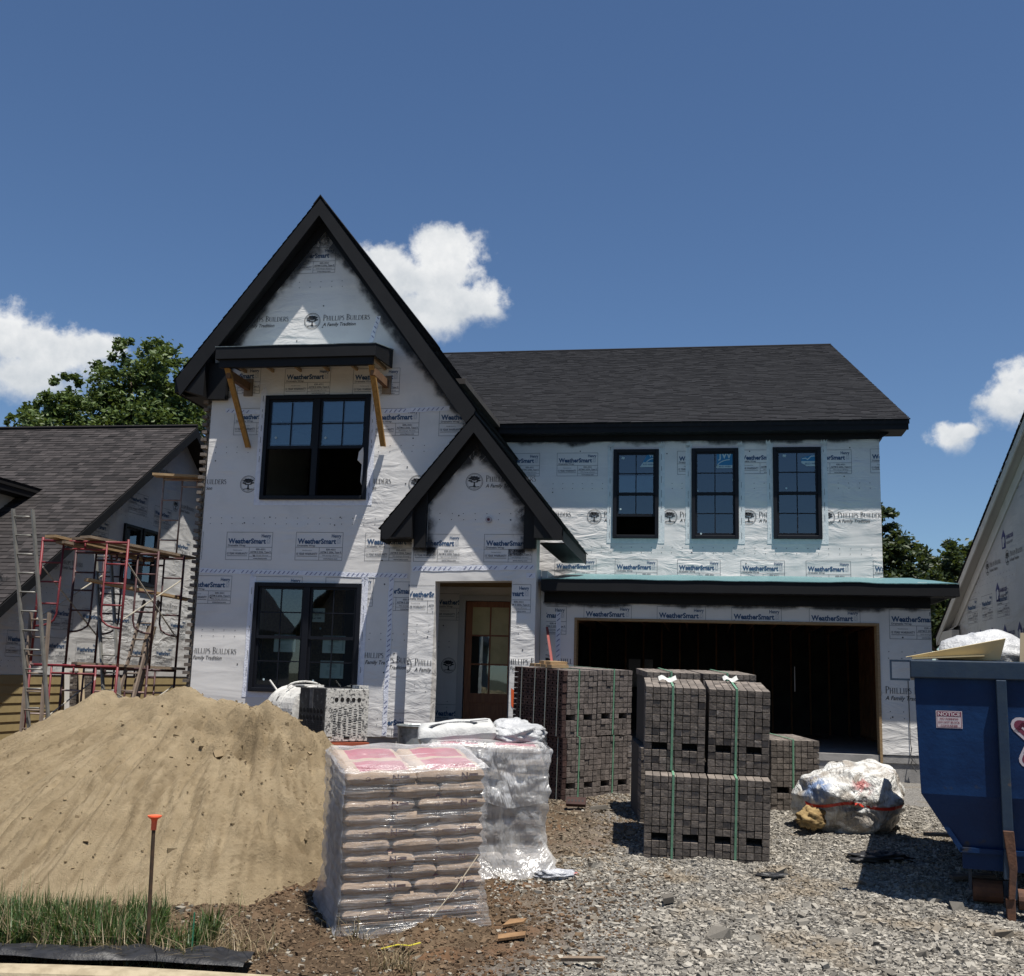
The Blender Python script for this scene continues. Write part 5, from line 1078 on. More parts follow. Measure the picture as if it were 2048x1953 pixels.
def brick_cube(M, label, group, material, left=False, topall=True, frontrows=12, gapcols=((1, 2), (5, 6)), side_straps=False):
    E = bpy.data.objects.new('brick_cube', None); E.matrix_basis = M; E.empty_display_size = .1; col.objects.link(E); tag(E, label, 'brick cube', group)
    rr = random.Random(label); ms = brick_sets[material.name]
    core = MB(); core.box((PW_*.9 if left else .012, PL_*.98, .012), (8*PW_-.012, 4*PL_-.006, 12*PH_-(PH_ if topall else .006)))
    o = core.build('shaded_inner_bricks', CORE, E, m=M); o['kind'] = 'stuff'
    def put(me, i, j, k, jit=.002):
        q = M @ Matrix.Translation((i*PW_+rr.uniform(-.002, .002), j*PL_+rr.uniform(-jit, jit), k*PH_)) @ Matrix.Rotation(rr.uniform(-.008, .008), 4, 'Z')
        obj('brick', me, E, q)
    for k in range(12):
        for i in range(8):
            if k == 3 and any(i in g for g in gapcols): continue
            if k < 12-frontrows: continue
            put(cored if (left and i == 0) else rr.choice(ms), i, 0, k, .006)
    if topall:
        for j in (1, 2, 3):
            for i in range(8): put(cored if (left and i == 0) else rr.choice(ms), i, j, 11)
    if left:
        for k in range(11):
            for j in (1, 2, 3): put(cored, 0, j, k)
    st = MB(); x = PW_*3.45; W = .022; H_ = 12*PH_
    st.box((x, -.010, .01), (x+W, -.006, H_+.008)); st.box((x, -.006, H_+.004), (x+W, 4*PL_+.006, H_+.008)); st.box((x, 4*PL_+.002, .01), (x+W, 4*PL_+.006, H_+.004)); st.build('strap', STRAP, E, m=M)
    if left:
        for j in (.35, 1.3, 2.2, 3.3):
            y = j*PL_; st = MB(); st.box((-.010, y, .01), (-.006, y+.012, H_+.004)); st.build('strap', mat('pale_wire_strap', (.28, .30, .27)), E, m=M)
    return E
def placed(x, y, z, rz, tilt=0.0, roll=0.0): return Matrix.Translation((x, y, z)) @ Matrix.Rotation(rz, 4, 'Z') @ Matrix.Rotation(tilt, 4, 'X') @ Matrix.Rotation(roll, 4, 'Y')
CH, CW = 12*PH_+.004, 8*PW_
GF = 'brick cubes stacked in front of the garage'
T = R(5.6); Mf = placed(-.605, -6.80, -.315, R(3.5), T, R(1.0))
def sub(M, x, y, z, rz=0): return M @ Matrix.Translation((x, y, z)) @ Matrix.Rotation(rz, 4, 'Z')
brick_cube(sub(Mf, 0, 0, 0), 'lower left cube of the front stack of grey bricks on the gravel', GF, BRICK_G)
brick_cube(sub(Mf, CW+.008, .01, 0, R(-.4)), 'lower right cube of the front stack of grey bricks on the gravel', GF, BRICK_G)
brick_cube(sub(Mf, -.015, .24, CH, R(.6)), 'upper left cube of the front brick stack with a white paper tag on top', GF, BRICK_G)
brick_cube(sub(Mf, CW+.015, .25, CH, R(-.8)), 'upper right cube of the front brick stack, white tag at its rear edge', GF, BRICK_G)
Ml = placed(-1.80, -4.02, -.135, R(49), R(2.5), R(-1.0))
brick_cube(sub(Ml, 0, 0, 0), 'lower cube with cored side showing, left brick stack before the entry', GF, BRICK_P, left=True)
brick_cube(sub(Ml, CW+.015, .03, 0, R(-2)), 'lower right cube of the left brick stack, half in shadow', GF, BRICK_P)
brick_cube(sub(Ml, -.02, .02, CH, R(1)), 'upper cube of the left brick stack with wood blocks on top', GF, BRICK_P, left=True)
brick_cube(sub(Ml, CW-.01, .03, CH+.01, R(-2.5)), 'upper right cube of the left brick stack against the dark garage', GF, BRICK_P)
Mr = placed(.16, -4.15, -.06, R(13), R(2)); brick_cube(sub(Mr, 0, .25, 0), 'single-height brick cube mostly hidden behind the front stack on its right', GF, BRICK_G)
brick_cube(sub(Mr, CW+.05, 0, 0, R(2)), 'single-height brick cube standing alone right of the front stack', GF, BRICK_G)
Mb = placed(-.72, -5.35, -.14, R(11), R(3)); brick_cube(sub(Mb, 0, 0, 0), 'lower left cube of the brick stack hidden behind the front stack', GF, BRICK_G, topall=False)
brick_cube(sub(Mb, CW+.02, 0, 0), 'lower right cube of the brick stack hidden behind the front stack', GF, BRICK_G, topall=False)
brick_cube(sub(Mb, .06, .02, CH), 'upper left cube behind the front stack, only its top rows visible', GF, BRICK_G)
brick_cube(sub(Mb, CW+.09, .02, CH), 'upper right cube behind the front stack, only its top rows visible', GF, BRICK_G)
def paper(M, w, h, label):
    b = MB(); n = 6; vs = [(w*i/n, h*j/3, .012+.018*math.sin(i*1.3)+.014*j*(j-1)*.4) for i in range(n+1) for j in range(4)]; fs = [(i*4+j, i*4+4+j, i*4+5+j, i*4+1+j) for i in range(n) for j in range(3)]; b.add(vs, fs); o = b.build('paper_tag', mat('tag_paper', (.46, .46, .44)), None, m=M); tag(o, label, 'paper', 'paper tags on the brick cubes')
H2 = 2*CH+.006
paper(sub(Mf, .13, .62, H2, R(8)), .19, .10, 'crumpled white paper tag on the upper left front brick cube'); paper(sub(Mf, CW+.22, .95, H2, R(12)), .16, .08, 'white paper tag at the back of the upper right front brick cube')
s = MB()
WB = empty('wood_blocks', tuple(Ml @ Vector((.1, .5, H2))), label='small strapped bundle of wood blocks on top of the left brick stack', cat='wood blocks')
for i, (a, b_, c_) in enumerate(((.02, .30, 0), (.02, .42, 0), (.03, .54, 0), (.05, .36, .042), (.06, .50, .042), (.03, .66, 0))):
    m = MB(); m.box((a, b_, c_), (a+.30, b_+.10, c_+.04)); m.build('block', WOOD, WB, m=Ml @ Matrix.Translation((.0, 0, H2)))
for i, (x, y, rz, nm) in enumerate(((-1.66, -4.62, .1, 'loose cored red brick lying at the foot of the left brick stack'), (-1.36, -4.72, .5, 'flat broken stone slab beside the loose red brick'))):
    if i == 0:
        m = MB(); L, W, H_ = .24, .10, .06; m.box((0, 0, 0), (L, W, H_)); E = m.build('loose_brick', BRICK_R, None, m=Matrix.Translation((x, y, float(G(x, y))+.02)) @ Matrix.Rotation(rz-.1, 4, 'Z') @ Matrix.Rotation(.9, 4, 'X')); tag(E, nm, 'brick')
        for k in range(5): h = MB(); h.box((.022+k*.042, .034, H_-.001), (.046+k*.042, .066, H_+.0015)); h.build('core_hole', mat('core_hole', (.012, .008, .007)), E, m=E.matrix_basis)
    else:
        m = MB(); m.add([(0, 0, 0), (.26, .02, 0), (.24, .12, .0), (.05, .13, 0), (0.01, .01, .03), (.24, .03, .05), (.22, .11, .045), (.06, .12, .025)], [(3, 2, 1, 0), (4, 5, 6, 7), (0, 1, 5, 4), (1, 2, 6, 5), (2, 3, 7, 6), (3, 0, 4, 7)]); tag(m.build('stone_slab', GRAVEL, None, m=placed(x, y, float(G(x, y))+.01, rz)), nm, 'stone')

# ------------------------------------------------------------------ shrink-wrapped pallets of bags
BAG = mat('tan_paper_bag', (.33, .245, .178), (.27, .198, .143), 5, .8, .5, 16, rnd=.10, bdist=.03); BAGRED = mat('red_bag_print', (.27, .04, .075), (.22, .035, .06), 6, .6); BAGTXT = mat('maroon_print', (.085, .035, .035)); BAGGREY = mat('grey_bag', (.33, .30, .27), (.28, .25, .23), 5, .8, .5, 14, rnd=.1)
def bag_mesh(L, W, Hh, material, red=True, seed=1):
    nx, ny = 14, 11; vs, fs, mi = [], [], []; rr = random.Random(seed)
    for sgn in (1, -1):
        for i in range(nx+1):
            for j in range(ny+1):
                u, v = math.sin(math.pi/2*(i/nx*2-1)), math.sin(math.pi/2*(j/ny*2-1)); e = math.sqrt(min(1, 9*(1-abs(u))))*math.sqrt(min(1, 6*(1-abs(v))))*(.90+.10*(1-u*u)*(1-v*v))
                vs.append((u*L/2*(1-.02*v*v), v*W/2*(1-.03*u*u), sgn*(Hh/2)*e*(1+.05*math.sin(5*u+seed)+.05*math.sin(7*v+3*seed))+.004*math.sin(9*u+4*v)))
    n = (nx+1)*(ny+1)
    for k in range(2):
        for i in range(nx):
            for j in range(ny):
                a = k*n+i*(ny+1)+j; q = (a, a+ny+1, a+ny+2, a+1); fs.append(q if k == 0 else q[::-1])
                mi.append(1 if (red and k == 0 and ((4 <= i <= 10 and 2 <= j <= 7) )) else 0)
    b = MB(); b.add(vs, fs); b.mi = mi; me = b.mesh('bag', [material, BAGRED], smooth=True); return me
def n_print():
    F = Flat(); F.text('N', .06, -.022, .075, 0, bold=.003); F.rect(.125, .0, .20, .022, 0); F.rect(-.09, .004, .035, .010, 0); F.rect(-.09, -.008, .02, -.003, 0); F.stroke(arc(-.14, 0, .018, .016, 0, 330, 10), .005, 0, closed=True); F.rect(-.145, -.003, -.125, .002, 0)
    return F.mesh('bag_print', [BAGTXT])
N_PRINT = n_print()
WOODP = mat('pallet_wood', (.20, .125, .07), (.14, .09, .05), 5, .85, .2, 25)
FILM_CLEAR = film('clear_stretch_film', .35, .020, 5, .20); FILM_SIDE = film('milky_stretch_film', .75, .03, 5, .62, (.72, .73, .76)); FILM_TOP = film('loose_poly_sheet', .6, .06, 3, .30); FILM_LOOSE = film('baggy_poly_sheet', .70, .16, 2.4, .72, (.82, .82, .82), streak=False)
def pallet_base(E, M, W, Dp):
    for j in range(5): b = MB(); y = j*(Dp-.09)/4; b.box((0, y, .10), (W, y+.09, .118)); b.build('deck_board', WOODP, E, m=M)
    for i in range(3): b = MB(); x = i*(W-.04)/2; b.box((x, 0, .02), (x+.04, Dp, .0985)); b.build('stringer', WOODP, E, m=M)
    for j in (0, 2): b = MB(); y = j*(Dp-.09)/2; b.box((0, y, 0), (W, y+.09, .019)); b.build('deck_board', WOODP, E, m=M)
def bag_pallet(M, W, Dp, layers, lh, label, group, material, red=True, prints=True, jitter=.012, seed=5):
    E = bpy.data.objects.new('bag_pallet', None); E.matrix_basis = M; E.empty_display_size = .1; col.objects.link(E); tag(E, label, 'bag pallet', group); pallet_base(E, M, W, Dp)
    rr = random.Random(seed); A = [bag_mesh(W/2+.005, Dp/2+.01, lh*1.22, material, red, q) for q in (1, 2)]; Bm = [bag_mesh(Dp/2+.01, W/3+.005, lh*1.22, material, red, q) for q in (3, 4)]
    for k in range(layers):
        z = .12+lh*(k+.5)
        if (layers-1-k) % 2 == 0: spots = [(W*(i+.5)/2, Dp*(j+.5)/2, 0) for i in range(2) for j in range(2)]; ms = A
        else: spots = [(W*(i+.5)/3, Dp*(j+.5)/2, math.pi/2) for i in range(3) for j in range(2)]; ms = Bm
        for x, y, a in spots:
            
            q = M @ Matrix.Translation((x+rr.uniform(-1, 1)*jitter, y+rr.uniform(-1, 1)*jitter, z)) @ Matrix.Rotation(a+rr.uniform(-.02, .02), 4, 'Z') @ Matrix.Rotation(rr.uniform(-.02, .02), 4, 'Y')
            o = obj('bag', rr.choice(ms), E, q)
            if prints and a == 0 and y < Dp*.4:
                pm = M @ Matrix(((1,0,0,x+.02),(0,0,-1,y-Dp/4-.016),(0,1,0,z),(0,0,0,1))); obj('bag_print', N_PRINT, o, pm)
    return E
def film_shell(E, M, W, Dp, z0, z1, grow, flare, mats, amp, seed, lh=.109, top_mat=1, close_top=True):
    "sleeve of film round the pallet plus a draped top"
    rr = random.Random(seed); per = []; n = 22
    cs = [(0, 0), (W, 0), (W, Dp), (0, Dp)]
    for s_ in range(4):
        a, b = cs[s_], cs[(s_+1) % 4]
        for i in range(n): t = i/n; per.append((a[0]+(b[0]-a[0])*t, a[1]+(b[1]-a[1])*t, s_))
    K = 46; P = len(per); vs, fs, mi = [], [], []
    for k in range(K+1):
        t = k/K; z = z0+(z1-z0)*t
        for i, (x, y, s_) in enumerate(per):
            nx, ny = (x-W/2)/(W/2), (y-Dp/2)/(Dp/2); g = grow+flare*max(0, 1-t*3)**2+amp*float(vnoise(i*.21*3, z*9, seed))+.35*amp*float(vnoise(i*.8, z*24, seed+1))-.006*math.cos(2*math.pi*(z-.12)/lh)
            l = max(abs(nx), abs(ny)); ex, ey = (nx if abs(nx) > .96 else nx*.2), (ny if abs(ny) > .96 else ny*.2)
            vs.append((x+ex*g, y+ey*g, z+(1-t)*(.10*float(vnoise(i*.13, seed, 3)) if z0 > .3 else 0)))
    for k in range(K):
        for i in range(P): fs.append((k*P+i, k*P+(i+1) % P, (k+1)*P+(i+1) % P, (k+1)*P+i)); mi.append({0: 0, 1: 2, 2: 0, 3: 1}[per[i][2]])
    b = MB(); b.add(vs, fs); b.mi = mi; o = b.build('film', mats[:3], E, smooth=True, m=M)
    if close_top:
        N = 26; vs, fs = [], []
        for i in range(N+1):
            for j in range(N+1):
                u_, v_ = i/N, j/N; e = min(u_, v_, 1-u_, 1-v_); zz = z1+.012+.030*abs(float(vnoise(u_*5+v_*3, v_*6-u_*2, seed+7)))+.035*abs(float(vnoise(u_*2.3, v_*2.7, seed+9)))-(.05 if e == 0 else 0)
                vs.append((-.035+(W+.07)*u_, -.03+(Dp+.06)*v_, zz))
        for i in range(N):
            for j in range(N): k = i*(N+1)+j; fs.append((k, k+N+1, k+N+2, k+1))
        b = MB(); b.add(vs, fs); b.build('top_sheet', mats[3], E, smooth=False, m=M)
Mp = placed(-2.86, -9.50, -.64, R(28), R(7.0), R(-2.0)); GP = 'wrapped pallets of bags'
bp1 = bag_pallet(Mp, 1.16, .96, 11, .109, 'clear-wrapped pallet of tan paper bags with red printed tops in the foreground', GP, BAG)
film_shell(bp1, Mp, 1.16, .96, -.05, 1.33, .022, .08, [FILM_CLEAR, FILM_SIDE, FILM_CLEAR, FILM_TOP], .012, 3)
tw = MB(); tw.tube([Mp @ Vector((.72, -.035, .12)), Mp @ Vector((.92, -.05, .36)), Mp @ Vector((1.11, -.04, .62))], .004, 5); tw.build('twine', mat('pale_twine', (.55, .48, .36)), bp1)
Mq = placed(-2.62, -7.75, -.43, R(15), R(5)); bp2 = bag_pallet(Mq, 1.10, .95, 10, .112, 'second bag pallet behind the first under baggy clear plastic', GP, BAGGREY, red=True, prints=False, jitter=.02, seed=9)
FILM_THIN = film('thin_poly_sheet', .70, .10, 2.2, .46, (.78, .77, .76), streak=False)
film_shell(bp2, Mq, 1.10, .95, -.02, 1.18, .050, .26, [FILM_THIN, FILM_THIN, FILM_THIN, FILM_TOP], .025, 13, lh=9.0, close_top=False)
film_shell(bp2, Mq, 1.10, .95, .66, 1.235, .065, .0, [FILM_LOOSE, FILM_LOOSE, FILM_LOOSE, FILM_TOP], .030, 17, lh=9.0)
# sacks and plastic on the second pallet
SACK = mat('white_sack', (.46, .46, .45), (.40, .40, .39), 6, .6, .5, 12, bdist=.03)
sk = obj('white_sack', bag_mesh(.78, .50, .21, SACK, False, 8), None, Mq @ Matrix.Translation((.26, .40, 1.31)) @ Matrix.Rotation(R(-6), 4, 'Y')); tag(sk, 'white sack with black arched print lying on the second bag pallet', 'sack')
F = Flat(); F.stroke(arc(-.05, -.14, .24, .17, 160, 20, 14), .05, 0); F.text('NATIONAL', -.05, -.005, .045, 1, width=.26, align='CENTER', z=.001); F.rect(.12, .0, .30, .035, 0)
obj('sack_print', F.mesh('sack_print', [PRINT_K, SACK]), sk, sk.matrix_basis @ Matrix.Translation((.02, -.12, .110)) @ Matrix.Rotation(R(5), 4, 'X'))
def heap(name, M, rx, ry, rz, material, label, cat, amp=.25, seed=2, n=40, fold=3.0, flat=0.0):
    vs, fs = [], []
    for i in range(n+1):
        th = math.pi*i/n
        for j in range(n):
            ph = 2*math.pi*j/n; d = Vector((math.sin(th)*math.cos(ph), math.sin(th)*math.sin(ph), math.cos(th))); k = 1+amp*mnoise.noise(d*fold+Vector((seed, 0, 0)))+amp*.5*mnoise.noise(d*fold*2.6+Vector((0, seed, 0)))-amp*.35*abs(mnoise.noise(d*fold*5+Vector((seed, 3, 0))))
            vs.append((d.x*rx*k, d.y*ry*k, max(-flat if flat else -9, d.z*rz*k)))
    for i in range(n):
        for j in range(n): fs.append((i*n+j, i*n+(j+1) % n, (i+1)*n+(j+1) % n, (i+1)*n+j))
    b = MB(); b.add(vs, fs); me = b.mesh(name, material, smooth=True); o = obj(name, me, None, M); return tag(o, label, cat)
heap('plastic_bundle', Mq @ Matrix.Translation((.84, .42, 1.31)), .30, .30, .13, mat('white_poly', (.44, .445, .45), (.37, .375, .385), 4, .3, .8, 9, bdist=.05), 'crumpled white plastic bundle on top of the second bag pallet', 'plastic sheet', .28, 4, fold=1.6)
heap('plastic_scrap', placed(-1.36, -7.62, float(G(-1.36, -7.62))+.02, .4), .22, .10, .05, mat('silver_scrap', (.42, .43, .46), (.30, .31, .34), 14, .25, .8, 16, bdist=.04, c3=(.4, .12, .1), thr3=(.66, .72), scale3=9), 'shiny scrap of plastic packaging on the ground beside the second pallet', 'scrap', .5, 7, 22)

# ------------------------------------------------------------------ mortar mixer
def mixer():
    X0 = Matrix.Translation((-5.42, -2.85, 0)) @ Matrix.Rotation(R(48), 4, 'Z')   # local x: along the lit end panel, local y: along the dark side
    E = bpy.data.objects.new('mortar_mixer', None); E.matrix_basis = X0; col.objects.link(E); tag(E, 'mortar-splattered mixer with white drum and perforated engine housing behind the sand', 'mixer')
    def bb(mb, name, m, **k): return mb.build(name, m, E, m=X0, **k)
    LIT = mat('splattered_white_steel', (.46, .45, .42), (.10, .10, .10), 26, .8, .5, 30, thr=(.52, .60), c3=(.03, .03, .03), thr3=(.63, .68), scale3=45); DK = mat('shaded_dirty_steel', (.022, .022, .023), (.10, .10, .098), 11, .7, .3, 30, thr=(.55, .70)); DRUM = mat('crusted_white_drum', (.52, .51, .48), (.40, .39, .37), 6, .8, .6, 18, c3=(.07, .068, .065), thr3=(.60, .66), scale3=14); HOLE = mat('vent_hole', (.004, .004, .004), rough=.9)  # housing side: shade put into the dark steel colour, lit end stays white
    z0, z1 = .47, 1.24; W, L = .74, .78
    b = MB(); b.box((0, 0, z0), (W, L, z1)); hs = bb(b, 'housing', DK, bevel=.012)
    b = MB(); b.box((.01, -.018, z0+.01), (W-.01, -.002, z1-.005)); pn = bb(b, 'end_panel', LIT, bevel=.008)
    for i in range(5):
        b = MB(); x = .18+i*.095; b.tube([(x, -.022, z1-.16), (x, -.0175, z1-.16)], .032, 12); b.build('vent_hole', HOLE, pn, m=X0)
    sl = MB()
    for r_ in range(12):
        for c_ in range(6):
            x = .14+c_*.085; z = z1-.30-r_*.034+(c_ % 2)*.017; sl.box((x, -.0215, z), (x+.048, -.0178, z+.007))
    sl.box((.33, -.022, z0+.05), (.43, -.0178, z0+.085)); sl.build('vent_slots', HOLE, pn, m=X0)['kind'] = 'stuff'
    for c_ in range(7):
        for r_ in range(2):
            if c_ in (2, 3) and r_ == 0 and False: continue
            y = .08+c_*.105; b = MB(); b.tube([(-.006, y, z0+.34+r_*.10), (-.0005, y, z0+.34+r_*.10)], .036, 12); b.build('vent_hole', HOLE, hs, m=X0)
    sl = MB()
    for r_ in range(9):
        for c_ in range(8): sl.box((-.004, .06+c_*.09, z0+.05+r_*.028), (-.0005, .06+c_*.09+.055, z0+.056+r_*.028))
    sl.build('vent_slots', HOLE, hs, m=X0)['kind'] = 'stuff'
    b = MB(); b.box((-.005, .36, z1-.30), (-.001, .46, z1-.02)); b.build('label_plate', mat('grey_plate', (.14, .14, .14), (.08, .08, .08), 9), hs, m=X0)
    n = 32; b = MB(); vs, fs = [], []; prof = [(.30, L+1.02), (.40, L+1.0), (.43, L+.9), (.43, L+.5), (.442, L+.49), (.442, L+.45), (.43, L+.44), (.43, L+.02), (.38, L+.005)]
    for r_, y in prof:
        for j in range(n): a = 2*math.pi*j/n; vs.append((W*.42+r_*math.cos(a), y, .83+r_*math.sin(a)))
    for i in range(len(prof)-1):
        for j in range(n): fs.append((i*n+j, i*n+(j+1) % n, (i+1)*n+(j+1) % n, (i+1)*n+j))
    fs += [tuple(range(n)), tuple((len(prof)-1)*n+j for j in range(n))]; b.add(vs, fs); bb(b, 'drum', DRUM)
    b = MB(); b.tube([(W*.42+.30*math.cos(t), L+.45+.28*math.sin(t)*0, 1.22+.10*math.sin(t)) for t in [math.pi*i/10 for i in range(11)]], .014, 6); b.box((W*.2, L+.15, 1.25), (W*.65, L+.55, 1.275)); bb(b, 'grate', DRUM)
    b = MB(); b.tube([(W*.2, L+.95, 1.10), (W*.05, L+1.12, 1.32)], .018, 6); bb(b, 'handle', DRUM)
    b = MB(); b.box((.05, -.10, z0-.05), (W-.02, L+.9, z0-.004)); bb(b, 'frame', mat('orange_frame', (.33, .075, .035), (.25, .06, .03), 8, .7))
    for x in (.02, W-.02):
        n = 20; b = MB(); b.tube([(x-.08, .5, .26), (x+.08, .5, .26)], .26, 20); w_ = bb(b, 'wheel', mat('tyre', (.02, .02, .02), rough=.9)); r_ = MB(); r_.tube([(x-.085, .5, .26), (x+.085, .5, .26)], .13, 14); r_.build('rim', DRUM, w_, m=X0)
    b = MB(); b.bar((W/2, L+.8, .45), (W/2, L+.95, 0), .06); bb(b, 'leg', TRIM)
    b = MB(); b.box((W-.15, .05, z1+.001), (W+.01, .25, z1+.05)); bb(b, 'fuel_cap', DRUM)
mixer()
# galvanised tub beside the entry
def tub():
    E = empty('galvanised_tub', (-4.05, -1.75, 0), label='galvanised metal stock tub standing in front of the entry', cat='tub'); GAL = mat('galvanised_steel', (.20, .22, .22), (.32, .34, .34), 14, .45, .1, 30, metal=.5)
    b = MB(); n = 36; vs, fs = [], []
    for z, k in ((0, .94), (.30, .97), (.31, .985), (.33, .97), (.70, 1.0)):
        for j in range(n): a = 2*math.pi*j/n; vs.append((-4.05+.56*k*math.copysign(abs(math.cos(a))**.7, math.cos(a)), -1.75+.32*k*math.sin(a), z))
    for i in range(4):
        for j in range(n): fs.append((i*n+j, i*n+(j+1) % n, (i+1)*n+(j+1) % n, (i+1)*n+j))
    fs.append(tuple(range(n))); b.add(vs, fs); b.build('shell', GAL, E, smooth=True)
    b = MB(); b.tube([(-4.05+.57*math.copysign(abs(math.cos(2*math.pi*j/n))**.7, math.cos(2*math.pi*j/n)), -1.75+.33*math.sin(2*math.pi*j/n), .705) for j in range(n+1)], .018, 6); b.build('rim', GAL, E)
    b = MB(); b.box((-4.5, -1.98, .55), (-3.6, -1.52, .56)); b.build('water', mat('dark_water', (.02, .022, .02), rough=.1), E)
tub()
b = MB(); b.bar((-2.10, -.95, .1), (-2.62, .20, 2.30), .14, .04, (1, 0, 0)); tag(b.build('red_board', mat('red_painted_board', (.27, .055, .045), (.21, .045, .038), 4, .6)), 'red painted board leaning in the corner left of the garage opening', 'board')

# ------------------------------------------------------------------ roll-off dumpster
def dumpster():
    A = R(-10.0); O = Vector((1.82, -7.92, 0)); M = Matrix.Translation(O) @ Matrix.Rotation(A, 4, 'Z')
    E = bpy.data.objects.new('dumpster', None); E.matrix_basis = Matrix.Translation(O+Vector((1.5, 1, -.4))); col.objects.link(E); tag(E, 'scuffed dark blue roll-off dumpster heaped with boards at the right edge', 'dumpster')
    BL = mat('scuffed_blue_paint', (.0024, .016, .060), (.0038, .023, .078), 2.2, .45, .35, 2.5, bdist=.05, c3=(.030, .030, .032), thr3=(.64, .74), scale3=4.2, spec=.18); BLR = mat('blue_rim_paint', (.006, .020, .046), (.013, .028, .050), 5, .5, .1, 20, c3=(.07, .05, .04), thr3=(.66, .74), scale3=7); RUST = mat('rusty_steel', (.105, .048, .026), (.06, .03, .02), 8, .85, .3, 25); INS = mat('dumpster_inside', (.03, .03, .035), rough=.9)
    def bb(mb, name, m, p=None, **k): return mb.build(name, m, p or E, m=M, **k)
    LN, DP = 4.6, 2.3; prof = [(.035, 1.56), (.06, .56), (.36, .08), (LN-.36, .08), (LN-.06, .56), (LN-.035, 1.56)]
    b = MB(); b.xz([prof[0], prof[1], prof[4], prof[5]], 0, .05); b.add([(.06, 0, .559), (LN-.06, 0, .559), (LN-.36, .10, .08), (.36, .10, .08), (.06, .05, .559), (LN-.06, .05, .559), (LN-.36, .15, .08), (.36, .15, .08)], [(0,1,2,3),(7,6,5,4),(0,4,5,1),(1,5,6,2),(2,6,7,3),(3,7,4,0)]); bb(b, 'front_panel', BL); b = MB(); b.xz(prof, DP-.05, DP); bb(b, 'rear_panel', BL)
    b = MB()
    for (x0, z0), (x1, z1) in zip(prof[:3], prof[1:4]):
        d = Vector((x1-x0, 0, z1-z0)).normalized(); nrm = Vector((-d.z, 0, d.x))*.04
        b.add([(x0, .051, z0), (x1, .051, z1), (x1, DP-.051, z1), (x0, DP-.051, z0), (x0+nrm.x, .051, z0+nrm.z), (x1+nrm.x, .051, z1+nrm.z), (x1+nrm.x, DP-.051, z1+nrm.z), (x0+nrm.x, DP-.051, z0+nrm.z)], [(0,3,2,1),(4,5,6,7),(0,1,5,4),(1,2,6,5),(2,3,7,6),(3,0,4,7)])
    b.box((LN-.07, .051, .5), (LN-.03, DP-.051, 1.56)); bb(b, 'tub_side', BL)
    b = MB(); b.box((0, -.045, 1.56), (LN, .06, 1.72)); bb(b, 'rim', BLR, bevel=.012)
    b = MB(); b.box((0, .061, 1.561), (.09, DP+.04, 1.719)); b.box((.09, DP-.06, 1.561), (LN, DP+.04, 1.719)); bb(b, 'rim', BLR)
    b = MB(); b.box((-.17, -.03, 1.70), (-.001, 0, 1.718)); b.box((-.17, -.03, 1.535), (-.001, 0, 1.553)); b.box((-.17, -.03, 1.553), (-.153, 0, 1.70)); bb(b, 'hook_loop', BLR)
    for x in (.70, 2.0, 3.3):
        b = MB(); b.xz([(x, 1.559), (x+.085, 1.559), (x+.085, .15), (x, .15)], -.085, -.001); b.box((x+.01, -.0005, .16), (x+.075, .09, .45)); b.xz([(x+.005, .152), (x+.08, .152), (x+.075, .02), (x+.06, -.10), (x-.01, -.10), (x-.005, .02)], -.10, -.012); bb(b, 'rib', BLR, bevel=.008)
        b = MB(); b.xz([(x+.0, .30), (x+.086, .30), (x+.10, .0), (x+.07, -.25), (x+.02, -.26), (x+.035, -.02)], -.115, -.088); b.xz([(x+.0, -.25), (x+.075, -.25), (x+.07, -.43), (x+.005, -.43)], -.10, .02); bb(b, 'rib_foot', RUST, bevel=.006)
    b = MB(); b.box((.38, .09, -.06), (LN-.38, .20, .078)); b.box((.38, DP-.1, -.06), (LN-.38, DP, .078)); bb(b, 'skid_rail', BL)
    for x, y, r_ in ((.80, -.02, .085), (.46, .30, .10), (3.5, -.02, .085)):
        b = MB(); b.tube([(x, y, -.26), (x+.24, y, -.26)], r_, 16); w_ = bb(b, 'roller', RUST, smooth=False); b = MB(); b.box((x-.03, y-.05, -.26), (x-.005, y+.05, -.0)); b.box((x+.245, y-.05, -.30), (x+.285, y+.06, -.16)); bb(b, 'roller_bracket', BLR, w_)
    b = MB(); b.box((.1, .1, .9), (LN-.1, DP-.1, 1.45)); bb(b, 'rubbish_fill', INS)
    # printed notice and star emblem
    NW_ = mat('notice_white', (.42, .36, .38)); NRED = mat('notice_red', (.12, .018, .045))
    F = Flat(); w, h = .215, .150; F.rect(0, 0, w, h, 0); F.rect(.010, h*.68, w-.010, h-.010, 1, z=.001)
    for q in ((.006, .006, w-.006, .010), (.006, h-.010, w-.006, h-.006), (.006, .010, .010, h-.010), (w-.010, .010, w-.006, h-.010)): F.rect(*q, 1, z=.001)
    F.text('NOTICE', w/2, h*.72, .040, 0, width=w*.86, height=.031, align='CENTER', bold=.0012, z=.002)
    F.text('NO PARKING', w/2, h*.49, .022, 1, width=w*.70, height=.016, align='CENTER', bold=.0006, z=.002); F.text('DO NOT BLOCK', w/2, h*.29, .022, 1, width=w*.82, height=.016, align='CENTER', bold=.0006, z=.002); F.text('CONTAINER', w/2, h*.09, .022, 1, width=w*.66, height=.016, align='CENTER', bold=.0006, z=.002)
    fm = M @ Matrix(((1,0,0,.205),(0,0,-1,-.003),(0,1,0,1.13),(0,0,0,1))); obj('notice_sticker', F.mesh('notice_sticker', [NW_, NRED]), E, fm)
    F = Flat(); Rr = .25; pts = [(Rr*math.cos(R(90+144*i)), Rr*math.sin(R(90+144*i))) for i in range(5)]
